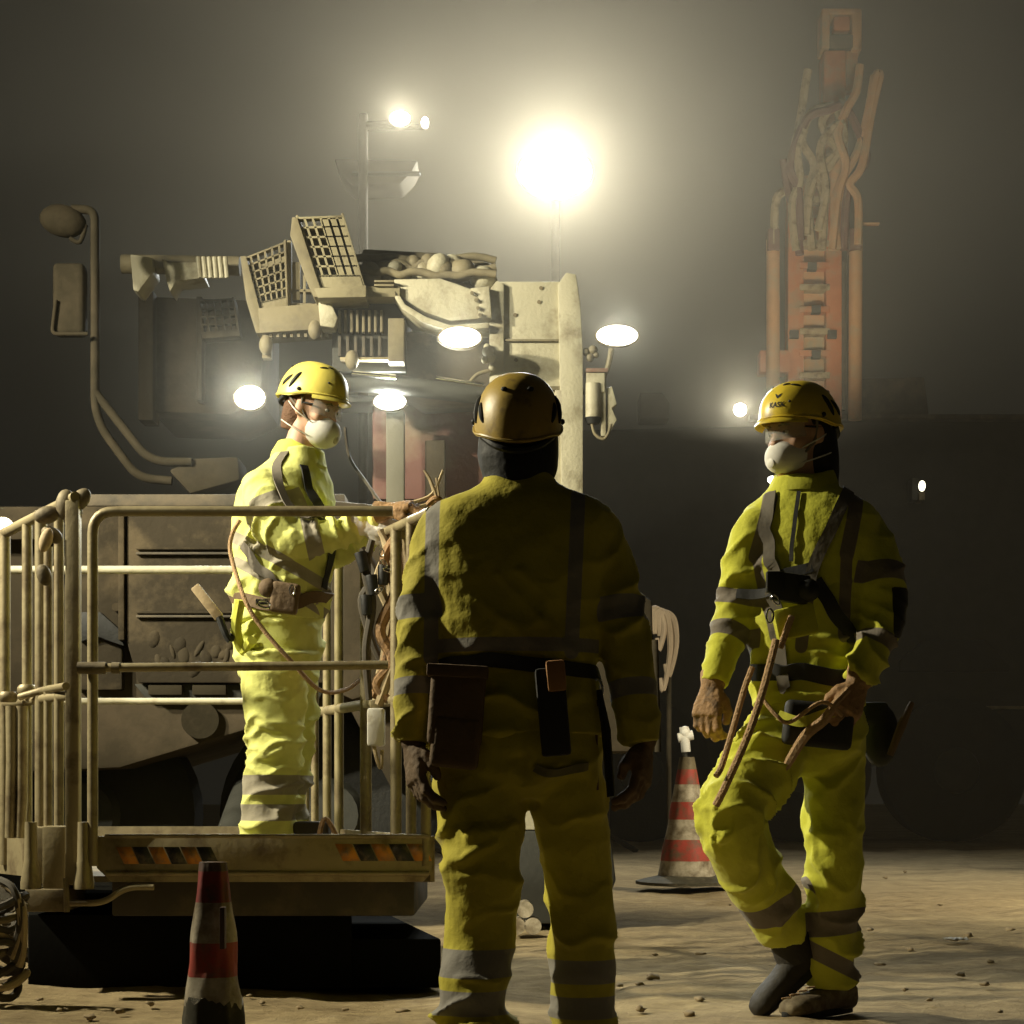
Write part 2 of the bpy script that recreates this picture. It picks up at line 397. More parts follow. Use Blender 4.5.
M['mask'] = mat('dust_mask', (.72, .70, .64), .8, var=.06, bump=.1)
M['strapgrey'] = mat('grey_harness_webbing', (.16, .14, .11), .8, var=.25, vscale=30)
M['strapblk'] = mat('black_harness_webbing', (.03, .03, .03), .75, var=.3, vscale=30)
M['rope'] = mat('tan_lanyard_rope', (.42, .27, .14), .85, var=.25, vscale=60, bump=.8, bscale=150)
M['pouch'] = mat('brown_tool_pouch', (.13, .085, .045), .8, var=.3, vscale=14, bump=.5)
M['clear'] = mat('clear_visor', (.5, .52, .48), .08, var=.05, bump=0, spec=.8); M['clear'].node_tree.nodes['Principled BSDF'].inputs['Alpha'].default_value = .22
M['pouchblk'] = mat('black_pouch', (.022, .022, .02), .7, var=.3)

def frame(fwd, up=Vector((0, 0, 1)), origin=(0, 0, 0)):
    """matrix whose x is the figure's right, y forward, z up"""
    y = Vector(fwd).normalized(); z = (Vector(up) - y * Vector(up).dot(y)).normalized(); x = y.cross(z)
    return Matrix.Translation(origin) @ Matrix((x, y, z)).transposed().to_4x4()
def head_shapes(mb, Mx):
    """head in its own frame (origin at the centre of the skull, y forward); about 0.24 high"""
    def T(x, y, z): return Mx @ Vector((x, y, z))
    q = Mx.to_3x3()
    X, Y = q @ Vector((1, 0, 0)), q @ Vector((0, 1, 0))
    rings = [(-.125, .062, .020, .030), (-.118, .060, .030, .042), (-.10, .048, .045, .055), (-.08, .032, .055, .068), (-.05, .018, .064, .080), (-.02, .008, .069, .090), (.0, .004, .072, .094),
             (.03, .0, .076, .096), (.06, -.004, .074, .093), (.085, -.006, .064, .080), (.103, -.006, .045, .056), (.112, -.006, .02, .026)]
    loft(mb, [(T(0, y, z), X, Y, rx, ry) for z, y, rx, ry in rings], 28)
    mb.ball(T(0, .100, -.028), (.013, .020, .024), rot=q)                      # nose
    mb.tube([T(0, .094, .010), T(0, .112, -.032)], [.008, .013], 8)
    mb.tube([T(-.042, .080, .022), T(-.02, .092, .020), T(.02, .092, .020), T(.042, .080, .022)], .010, 8)   # brow
    mb.tube([T(-.022, .083, -.066), T(0, .094, -.064), T(.022, .083, -.066)], [.006, .009, .006], 8)            # lips
    mb.ball(T(0, .088, -.105), (.022, .018, .016), rot=q)                      # chin
    for s in (-1, 1):
        mb.ball(T(s * .047, .062, -.028), (.020, .024, .022), rot=q)           # cheek
        mb.ball(T(s * .078, -.005, -.012), (.010, .020, .032), rot=q)          # ear
        mb.ball(T(s * .031, .080, .004), (.013, .012, .011), rot=q)            # eye
def eyes(parent, Mx):
    for s in (-1, 1):
        q = Mx.to_3x3(); e = MB().ball(Mx @ Vector((s * .031, .0875, .004)), (.011, .008, .0065), 12, 8, q).build('eye', 'white', parent)
        MB().ball(Mx @ Vector((s * .031, .0935, .004)), (.005, .004, .005), 10, 6, q).build('iris', 'hair', e)
        MB().tube([Mx @ Vector((s * x, y, z)) for x, y, z in ((.014, .097, .024), (.03, .097, .029), (.046, .083, .023))], [.002, .004, .002], 6).build('eyebrow', 'hair', parent)
def body_mesh(J, Mh):
    """one continuous body: head, neck, trunk, arms, hands, legs, feet. J: joints"""
    mb = MB(); head_shapes(mb, Mh)
    hc = Mh.translation; nk = J['neck']
    limb(mb, [nk + (nk - hc) * .3, nk, hc + (nk - hc) * .35], [.062, .058, .056])
    sd = (J['shR'] - J['shL']).normalized()
    fr = Vector((0, 0, 1)).cross(sd).normalized()
    ch = (J['shL'] + J['shR']) / 2; pv = (J['hipL'] + J['hipR']) / 2; hd = (J['hipR'] - J['hipL']).normalized(); hf = Vector((0, 0, 1)).cross(hd)
    def mixp(t): return ch.lerp(pv, t)
    loft(mb, [(mixp(-.12), sd, fr, .10, .07), (mixp(0.), sd, fr, .165, .09), (mixp(.25), sd, fr, .155, .105), (mixp(.6), sd, fr, .135, .10), (mixp(.9), hd, hf, .13, .09), (mixp(1.02), hd, hf, .12, .08), (mixp(1.1), hd, hf, .08, .05)], 26, 2.3)
    for s in 'LR':
        limb(mb, [J['sh' + s], J['el' + s], J['wr' + s]], [.052, .045, .036, .03, .026])
        limb(mb, [J['wr' + s], J['wr' + s].lerp(J['ha' + s], .7)], [.020, .022])
        limb(mb, [J['hip' + s], J['kn' + s], J['an' + s]], [.056, .054, .046, .044, .034])
        limb(mb, [J['an' + s], J['an' + s].lerp(J['to' + s], .12), J['an' + s].lerp(J['to' + s], .22)], [.030, .022, .014])
    return fuse(mb, .009, 2, 'body')
def hand_mesh(Mh, side, curls, name='glove', thumb=.5, cuff=None, fat=1.0, spread=1.0):
    """gloved hand: origin at the wrist, y toward the fingertips, z the back of the hand; side=+1 thumb on +x.
    curls: four bend angles in degrees"""
    mb = MB(); q = Mh.to_3x3()
    def T(x, y, z): return Mh @ Vector((x, y, z))
    X, Z = q @ Vector((1, 0, 0)), q @ Vector((0, 0, 1))
    loft(mb, [(T(0, -.03, 0), X, Z, .030 * fat, .024 * fat), (T(0, .0, 0), X, Z, .030 * fat, .022 * fat), (T(side * .002, .035, 0), X, Z, .041 * fat, .019 * fat), (T(0, .07, 0), X, Z, .044 * fat, .017 * fat), (T(0, .092, 0), X, Z, .042 * fat, .014 * fat)], 20, 2.6)
    L = ((.046, .028, .022), (.050, .031, .024), (.046, .029, .023), (.036, .023, .020))
    for k in range(4):
        x0 = side * (.031 - .0205 * k); a = 0; p = Vector((x0, .085 - .004 * abs(k - 1), 0)); pts = [Vector((x0, .055, 0)), p.copy()]
        sx = side * (.10 - .07 * k) * spread; c = R(curls[k])
        for j in range(3):
            a += c * (.55, 1.0, .75)[j]
            p = p + Vector((sx * L[k][j], math.cos(a) * L[k][j], -math.sin(a) * L[k][j])); pts.append(p.copy())
        mb.tube([T(*x) for x in pts], [.0125 * fat, .0122 * fat, .0115 * fat, .0108 * fat, .0088 * fat], 12)
        mb.ball(T(*pts[-1]), .0095 * fat, 10, 8)
        for j in (1, 2, 3): mb.ball(T(*pts[j]), .0126 * fat, 10, 8)
    tp = [Vector((side * .018, .012, -.004)), Vector((side * .044, .038, -.012)), Vector((side * (.060 - .01 * thumb), .066, -.018 - .014 * thumb)), Vector((side * (.062 - .028 * thumb), .090, -.026 - .022 * thumb))]
    mb.tube([T(*x) for x in tp], [.016 * fat, .0155 * fat, .013 * fat, .0105 * fat], 12); mb.ball(T(*tp[-1]), .011 * fat, 10, 8); mb.ball(T(*tp[-2]), .0135 * fat, 10, 8)
    if cuff: loft(mb, [(T(0, -cuff, 0), X, Z, .046, .040), (T(0, -cuff * .5, 0), X, Z, .041, .035), (T(0, 0.0, 0), X, Z, .034, .028)], 20)
    me = fuse(mb, .0042, 2, name)
    v = getv(me); n = getn(me); setv(me, v + n * (.0016 * vnoise(v * 60, 3) + .0012 * vnoise(v * 130, 4))[:, None])
    return me
def boot_mesh(an, toe, up=Vector((0, 0, 1)), shaft=.16, s=1.0):
    """ankle-high work boot; an: ankle centre, toe: tip of the sole line"""
    d = (toe - an); fwd = (d - up * d.dot(up)).normalized(); Mx = frame(fwd, up, an); q = Mx.to_3x3(); X, Y, Z = (q @ Vector(a) for a in ((1, 0, 0), (0, 1, 0), (0, 0, 1)))
    mb = MB()
    def T(x, y, z): return Mx @ Vector((x * s, y * s, z * s))
    for y, z, rx, rz in (): pass
    loft(mb, [(T(0, y, z), X, Z, rx * s, rz * s) for y, z, rx, rz in ((-.085, -.045, .022, .028), (-.075, -.04, .036, .042), (-.04, -.035, .041, .048), (0, -.038, .040, .046), (.05, -.046, .042, .040), (.10, -.055, .047, .034), (.15, -.058, .050, .031), (.185, -.062, .045, .026), (.205, -.066, .030, .018), (.21, -.068, .012, .008))], 24, 2.4)
    loft(mb, [(T(0, -.03, -.04), X, Y, .038 * s, .052 * s), (T(0, -.02, .02), X, Y, .042 * s, .054 * s), (T(0, -.015, shaft * .6), X, Y, .048 * s, .058 * s), (T(0, -.015, shaft), X, Y, .050 * s, .060 * s)], 22)
    me = fuse(mb, .006, 2, 'boot')
    sb = MB(); out = []
    for t in np.linspace(0, 2 * math.pi, 30, endpoint=False):
        c, sn = math.cos(t), math.sin(t); y = .063 + c * .150; wx = sn * (.044 + .009 * c - .006 * (1 - c)); out.append((wx, y))
    vs = [T(x, y, -.094) for x, y in out] + [T(x, y, -.072) for x, y in out]; n = len(out)
    sb.add(vs, [tuple(range(n)), tuple(range(2 * n - 1, n - 1, -1))] + [(i, (i + 1) % n, (i + 1) % n + n, i + n) for i in range(n)])
    return me, sb
def helmet(parent, Mx, s=1.0, lettering=False, hm='helmet'):
    """climbing-style work helmet in the head frame, with vents, rim, chin strap and clips"""
    def T(x, y, z): return Mx @ Vector((x * s, y * s, z * s))
    q = Mx.to_3x3(); n, m = 48, 22; mb = MB(); A, B, C = .112, .148, .125; z0 = .030
    def rim(a):      # rim height: brow high, ears lower, nape lowest in the middle
        y = math.sin(a)
        return z0 - .012 - .030 * max(0, -y) ** 1.5 + .012 * max(0, y) ** 2 - .014 * math.exp(-((y + .25) / .35) ** 2)
    def pt(a, t, k=1.0):
        """t 0 rim .. 1 crown"""
        ph = t * math.pi / 2; ca, sa = math.cos(a), math.sin(a); w = math.cos(ph) ** .82
        zb = rim(a); z = zb + (C + z0 - zb) * math.sin(ph) ** .95
        rid = 1 + .018 * math.exp(-((abs(ca) - .45) / .12) ** 2) * math.sin(math.pi * t)
        return Vector((A * ca * w * k * rid, (B * sa * w - .008) * k * rid, z * (1 if k == 1 else .985)))
    vs = [T(*pt(2 * math.pi * i / n, j / m)) for j in range(m) for i in range(n)] + [T(*pt(0, 1))]
    fs = [(j * n + i, j * n + (i + 1) % n, (j + 1) * n + (i + 1) % n, (j + 1) * n + i) for j in range(m - 1) for i in range(n)] + [((m - 1) * n + i, (m - 1) * n + (i + 1) % n, m * n) for i in range(n)]
    k = len(vs); vi = [T(*pt(2 * math.pi * i / n, j / m, .93)) for j in range(m) for i in range(n)] + [T(*pt(0, 1, .93))]
    fi = [tuple(x + k for x in reversed(f)) for f in fs]
    mb.add(vs + vi, fs + fi + [(i, k + i, k + (i + 1) % n, (i + 1) % n) for i in range(n)])
    # short peak at the brow
    pk = []
    for i in range(13):
        a = R(90 + (i - 6) * 10.5); p = pt(a, 0); e = Vector((p.x * 1.06, p.y + .022 * math.cos((a - math.pi / 2) * 1.35), p.z - .010)); pk.append((p + Vector((0, -.004, .006)), e))
    nn = len(pk); vv = [T(*p) for p, e in pk] + [T(*e) for p, e in pk] + [T(p.x, p.y, p.z - .008) for p, e in pk] + [T(e.x, e.y, e.z - .005) for p, e in pk]
    ff = []
    for i in range(nn - 1): ff += [(i, i + 1, nn + i + 1, nn + i), (2 * nn + i, 3 * nn + i, 3 * nn + i + 1, 2 * nn + i + 1), (nn + i, nn + i + 1, 3 * nn + i + 1, 3 * nn + i), (i, 2 * nn + i, 2 * nn + i + 1, i + 1)]
    ff += [(0, nn, 3 * nn, 2 * nn), (nn - 1, 3 * nn - 1, 4 * nn - 1, 2 * nn - 1)]
    mb.add(vv, ff); h = mb.build('helmet', hm, parent, ang=50)
    rb = MB().tube([T(*(pt(2 * math.pi * i / 40, .02) * 1.012)) for i in range(41)], .0035 * s, 6); rb.build('helmet_rim', hm, h)
    # vents: slots following the shell
    def slot(a0, t0, a1, t1, w):
        pts = [T(*(pt(a0 + (a1 - a0) * u, t0 + (t1 - t0) * u) * 1.004)) for u in np.linspace(0, 1, 7)]
        return MB().tube(pts, [w * .35 * s, w * .8 * s, w * s, w * s, w * s, w * .8 * s, w * .35 * s], 8).build('helmet_vent', 'black', h)
    for sg in (0, 1):
        def an(d): return R(d) if sg == 0 else math.pi - R(d)
        slot(an(-18), .12, an(-5), .40, .0085); slot(an(-38), .14, an(-22), .34, .0075)
        slot(an(30), .58, an(52), .63, .0040); slot(an(54), .66, an(72), .63, .0036)
        slot(an(-60), .55, an(-72), .55, .0065)
        MB().ball(T(*(pt(an(2), .08) * 1.01)), .008 * s, 10, 8).build('helmet_clip', 'black', h)
        MB().ball(T(*(pt(an(50), .25) * 1.0)), .0045 * s, 8, 6).build('helmet_clip', 'black', h)
    for sg in (-1, 1):
        MB().tube([T(sg * .090, .005, .02), T(sg * .083, .012, -.04), T(sg * .062, .045, -.085), T(sg * .02, .07, -.128)], .0045 * s, 6, smooth=5).build('chin_strap', 'strapgrey', h)
        MB().tube([T(sg * .088, -.07, .01), T(sg * .080, -.02, -.03), T(sg * .072, .02, -.06)], .0045 * s, 6, smooth=4).build('chin_strap', 'strapgrey', h)
    MB().tube([T(-.088, -.075, .0), T(-.05, -.118, -.022), T(0, -.132, -.03), T(.05, -.118, -.022), T(.088, -.075, 0)], .010 * s, 8, smooth=4).build('nape_band', 'black', h)
    return h, pt, T
def mask(parent, Mx, goggles=True, m='mask', k=1.0):
    def T(x, y, z): return Mx @ Vector((x * (k if z < .0 else 1), y * (1 + (k - 1) * .4 if y > .05 and z < 0 else 1), z * (k if z < 0 else 1)))
    q = Mx.to_3x3(); mb = MB(); n = 20
    rings = [(.060, .058, .050), (.088, .054, .048), (.108, .043, .039), (.124, .026, .025), (.130, .008, .008)]
    vs = [T(math.cos(2 * math.pi * i / n) * rx, y + (-.020 * (abs(math.cos(2 * math.pi * i / n)) ** 2) if y < .1 else 0), -.062 + math.sin(2 * math.pi * i / n) * rz) for y, rx, rz in rings for i in range(n)]
    fs = [(j * n + i, j * n + (i + 1) % n, (j + 1) * n + (i + 1) % n, (j + 1) * n + i) for j in range(4) for i in range(n)] + [tuple(4 * n + i for i in range(n)), tuple(range(n - 1, -1, -1))]
    mb.add(vs, fs); o = mb.build('dust_mask', m, parent)
    MB().lathe([(.0, 0), (.015, 0), (.015, .008), (.011, .010), (0, .011)], T(0, .122, -.075), 14, 'y', q).build('mask_valve', 'white', o)
    for z0, z1 in ((-.045, .0), (-.085, -.06)):
        for sg in (-1, 1): MB().tube([T(sg * .052, .055, z0), T(sg * .080, .0, (z0 + z1) / 2), T(sg * .070, -.06, z1)], .0022, 5, smooth=4).build('mask_strap', 'white', o)
    if goggles:
        g = MB()
        N = 14; w = [T(math.sin(a) * .078, .022 + math.cos(a) * .092, z) for z in (.030, -.016) for a in np.linspace(-1.25, 1.25, N)]
        wi = [T(math.sin(a) * .0755, .022 + math.cos(a) * .0895, z) for z in (.030, -.016) for a in np.linspace(-1.25, 1.25, N)]
        ff = [(i, i + 1, N + i + 1, N + i) for i in range(N - 1)]
        g.add(w + wi, ff + [tuple(2 * N + x for x in reversed(f)) for f in ff] + [(i, 2 * N + i, 2 * N + i + 1, i + 1) for i in range(N - 1)] + [(N + i, N + i + 1, 3 * N + i + 1, 3 * N + i) for i in range(N - 1)] + [(0, N, 3 * N, 2 * N), (N - 1, 3 * N - 1, 4 * N - 1, 2 * N - 1)])
        go = g.build('safety_glasses', 'clear', parent)
        for sg in (-1, 1): MB().tube([T(sg * .074, .05, .012), T(sg * .082, -.01, .006)], .003, 6).build('temple_arm', 'black', go)
    return o
def strap(name, pts, width, mtl, parent, bvhs, thick=.004, lift=.003, up=None, steps=8, snap=.12):
    """webbing laid on the clothing: pts follow the surface"""
    p3 = catmull([Vector(p) for p in pts], steps); q = []; N = []
    for p in p3:
        best = None
        for b in bvhs:
            loc, nor, _, dist = b.find_nearest(p)
            if loc is not None and (best is None or dist < best[2]): best = (loc, nor, dist)
        if best and best[2] < snap: q.append(best[0] + best[1] * lift); N.append(best[1])
        else: q.append(p); N.append(N[-1] if N else Vector((0, -1, 0)))
    for _ in range(3):
        q = [q[0]] + [(q[i - 1] + q[i] * 2 + q[i + 1]) / 4 for i in range(1, len(q) - 1)] + [q[-1]]
        N = [N[0]] + [((N[i - 1] + N[i] + N[i + 1])).normalized() for i in range(1, len(q) - 1)] + [N[-1]]
    mb = MB(); vs = []
    for i in range(len(q)):
        t = (q[min(len(q) - 1, i + 1)] - q[max(0, i - 1)]).normalized(); n = N[i]; w = t.cross(n).normalized()
        for a, b in ((-1, 0), (1, 0), (1, 1), (-1, 1)): vs.append(q[i] + w * (a * width / 2) + n * (thick * (b + .3)))
    fs = [(i * 4 + k, i * 4 + (k + 1) % 4, i * 4 + 4 + (k + 1) % 4, i * 4 + 4 + k) for i in range(len(q) - 1) for k in range(4)] + [(3, 2, 1, 0), tuple(len(vs) - 4 + k for k in range(4))]
    mb.add(vs, fs); return mb.build(name, mtl, parent, ang=50)
def bvh(me): 
    return BVHTree.FromPolygons([v.co.copy() for v in me.vertices], [tuple(p.vertices) for p in me.polygons])
def carabiner(name, c, s, parent, m='chrome', tilt=0):
    pts = []
    for i in range(17):
        a = 2 * math.pi * i / 16; x = math.cos(a) * .5; z = math.sin(a); pts.append(Vector(c) + Vector((x * math.cos(tilt) - z * math.sin(tilt), -.0, x * math.sin(tilt) + z * math.cos(tilt))) * s)
    return MB().tube(pts, s * .16, 6, cap=False).build(name, m, parent)
V = Vector
def rail(pts, r, **k): return MB().tube(pts, r, k.get('n', 10), smooth=k.get('smooth', 0))
def arc(pts, rad, k=6):
    """polyline with rounded corners"""
    out = [V(pts[0])]
    for i in range(1, len(pts) - 1):
        a, b, c = V(pts[i - 1]), V(pts[i]), V(pts[i + 1]); u = (a - b).normalized(); w = (c - b).normalized(); r = min(rad, (a - b).length * .45, (c - b).length * .45)
        p0, p2 = b + u * r, b + w * r
        for j in range(k + 1):
            t = j / k; out.append(p0 * (1 - t) ** 2 + b * 2 * t * (1 - t) + p2 * t * t)
    return out + [V(pts[-1])]

# ============================================================ lift platform
def platform():
    fd, bd = 6.27, 7.92; zt, zm, zk, zb = 1.587, 1.079, .518, .367
    root = thing('lift_platform', (-.85, fd, .20), 'mud-stained steel lift platform with guard rails and hazard stripes, carrying a worker at the left', 'lift platform')
    def L(k, z, off=0): return V((-1.44 - 1.10 * k + off, fd + (bd - fd) * k, z))
    def Rr(k, z, off=0): return V((-.27 - .60 * k + off, fd + (bd - fd) * k, z))
    xl, xr = P(94, 0, fd).x, P(432, 0, fd).x
    # floor and under frame
    fl = MB().poly3([(xl - .05, fd + .02, .385), (xr, fd + .02, .385), (Rr(1, 0).x, bd, .385), (L(1, 0).x, bd, .385)], (0, 0, -.02)); fl.build('floor_grating', 'steeldk', root)
    uf = MB(); uf.box((P(263, 0, 6.4).x, 6.9, .305), (1.02, 1.0, .12)); uf.build('under_frame', 'paneldk', root, .01)
    # toe boards
    n = 8; bz = [(xl, zk), (xr, zk), (xr, zb + .03), (xr - .03, zb), (xl + .06, zb), (xl + .012, zb + .045), (xl, zb + .09)]
    MB().poly3([(x, fd - .012, z) for x, z in bz], (0, .02, 0)).build('toe_board', 'steel', root, .004)
    for z, r in ((zk, .007), (zb + .028, .008)): rail([(xl + .04, fd - .016, z), (xr - .01, fd - .016, z)], r).build('board_bead', 'steel', root)
    for fn in (L, Rr):
        a, b = fn(0, 0), fn(1, 0); MB().poly3([(a.x, a.y, .367), (b.x, b.y, .367), (b.x, b.y, .518), (a.x, a.y, .518)], (.015, 0, 0)).build('toe_board', 'steel', root)
    MB().poly3([(L(1, 0).x, bd, .367), (Rr(1, 0).x, bd, .367), (Rr(1, 0).x, bd, .518), (L(1, 0).x, bd, .518)], (0, .02, 0)).build('toe_board', 'steeldk', root)
    # front gate frame
    fr = arc([(xl, fd - .02, .42), (xl, fd - .02, zt), (P(393, 0, fd).x, fd - .02, zt)], .075)
    rail(fr, .0175, n=12).build('gate_frame', 'steel', root)
    rail([P(80, 668, fd - .05), P(388, 665, fd - .05)], .0150, n=12).build('drop_bar', 'steel', root)
    c = MB(); c.cyl(P(78, 668, fd - .05), P(106, 668, fd - .05), .020); c.cyl(P(112, 668, fd - .05), P(120, 668, fd - .05), .019); c.build('bar_sleeve', 'steeldk', root)
    rail([V((xr - .02, fd, .42)), V((xr - .02, fd, zt - .02))], .0175, n=12).build('gate_post', 'steel', root)
    bb = MB(); a_ = P(28, 0, 6.5).x; b_ = P(352, 0, 6.5).x; bb.poly3([(a_, 6.5, -.01), (b_, 6.5, -.01), (b_ - .35, 8.5, -.01), (a_ - .5, 8.5, -.01)], (0, 0, .255)); bb.build('shade_base', 'shade_black', root, .01); bb = MB(); a_ = P(350, 0, 6.5).x; b_ = P(441, 0, 6.5).x; bb.poly3([(a_, 6.52, -.01), (b_, 6.52, -.01), (b_ - .3, 8.0, -.01), (a_ - .3, 8.0, -.01)], (0, 0, .17)); bb.build('shade_skid', 'shade_black', root, .01)  # black blocks added to stand in for ground shade; they also prop the platform
    # side and back rails
    rail([L(0, zt + .05), L(.45, zt - .0), L(1, zt)], .019, n=10).build('top_rail', 'steel', root)
    rail([L(0.02, .985), L(1, .975)], .017).build('mid_rail', 'steel', root)
    rail([Rr(0, zt), Rr(1, zt)], .018).build('top_rail', 'steel', root)
    rail([Rr(.1, .985), Rr(1, .985)], .020).build('mid_rail', 'steel', root)
    rail([L(1, zt), Rr(1, zt)], .018).build('top_rail', 'railpale', root)
    rail([L(1, 1.04), Rr(1, 1.04)], .014).build('mid_rail', 'railpale', root)
    def kL(px):
        return min(np.linspace(0, 1, 400), key=lambda k: abs(512 + L(k, 0).x * F / L(k, 0).y - px))
    def kR(px):
        return min(np.linspace(0, 1, 400), key=lambda k: abs(512 + Rr(k, 0).x * F / Rr(k, 0).y - px))
    for px, w, zz in ((59, .017, 1.60), (48, .015, 1.5), (41, .021, 1.60), (27, .018, 1.6), (5, .020, 1.6)):
        k = kL(px); rail([L(k, .40), L(k, zz)], w).build('side_post', 'steel', root)
    for px, w in ((306, .013), (315, .016), (327, .017), (339, .018), (366, .022), (396, .020), (411, .018)):
        k = kR(px); rail([Rr(k, .40), Rr(k, zt)], w).build('side_post', 'steel', root)
    # corner post, sockets and pins
    pz = MB(); a = P(72, 885, fd); b = P(72, 500, fd); pz.box(((a.x), fd + .02, (a.z + b.z) / 2), (.046, .046, b.z - a.z)); pz.build('corner_post', 'steel', root, .006)
    s = MB(); s.pbox(24, 827, 61, 884, fd + .15, .12); s.build('post_socket', 'steel', root, .01)
    s = MB(); s.pbox(42, 826, 66, 889, fd + .02, .06); s.build('post_socket', 'steel', root, .008)
    for x in (31, 84):
        MB().tube([P(x, 822, fd - .02), P(x, 860, fd - .02), P(x, 882, fd - .02), P(x, 889, fd - .02)], [.020, .022, .034, .034], 12).build('post_foot', 'steel', root)
    MB().pbox(24, 889, 66, 912, fd + .12, .3).build('foot_block', 'steeldk', root, .01)
    rail(arc([P(70, 903, fd - .03), P(104, 903, fd - .03), P(126, 887, fd - .03), P(154, 887, fd - .03)], .04), .011).build('step_handle', 'steel', root)
    rail(arc([P(66, 878, fd), P(67, 912, fd)], .02), .010).build('locking_pin', 'steel', root)
    # mid bracket on the wing
    rail(arc([P(20, 697, fd + .3), P(44, 690, fd + .25), P(66, 686, fd - .02)], .03), .013).build('rail_bracket', 'steel', root)
    for x, y in ((8, 697), (27, 690)): MB().lathe([(.026, -.018), (.034, -.008), (.034, .008), (.026, .018)], P(x, y, fd + .35), 14).build('clamp_ring', 'steel', root)
    for x, y0, y1 in ((12, 706, 760), (22, 706, 800)): MB().tube([P(x, y0, fd + .3), P(x, y1, fd + .3), P(x - 2, 838, fd + .3)], [.022, .020, .018], 10).build('brace_leg', 'steel', root)
    for i, (x, y, r) in enumerate(((66, 505, .035), (80, 500, .030), (47, 515, .03), (52, 535, .026), (44, 575, .025), (73, 515, .030))):
        m = MB(); m.ball(P(x, y, fd + .03), (r, r * .8, r * 1.5), rot=Matrix.Rotation(i * .7, 3, 'Y')); m.build('rail_clamp', 'steeldk', root)
    MB().ball(P(46, 540, fd), (.022, .02, .042), rot=Matrix.Rotation(.3, 3, 'Y')).build('clamp_handle', 'wood', root)
    rail([P(36, 515, fd + .05), P(56, 512, fd + .05)], .016).build('clamp_bolt', 'steel', root)
    # hazard stripes
    for x0, x1, y0, y1, ns in ((116, 212, 847, 864, 6), (335, 425, 844, 861, 5)):
        w = (x1 - x0) / ns
        for i in range(ns):
            m = MB(); pts = [P(x0 + i * w, y0, fd - .0135), P(x0 + (i + 1) * w - 1.2, y0, fd - .0135), P(x0 + (i + 1) * w + 7, y1, fd - .0135), P(x0 + i * w + 8, y1, fd - .0135)]
            m.poly3(pts, (0, .002, 0)); m.build('hazard_stripe', 'haz_k' if i % 2 else 'haz_o', root, ang=0)
    return root, L, Rr, kR
M['railpale'] = mat('pale_worn_rail', (.50, .46, .34), .5, var=.15, dirt=(.3, .25, .16), dscale=9, damt=.3)
plat, PL, PR, PK = platform()

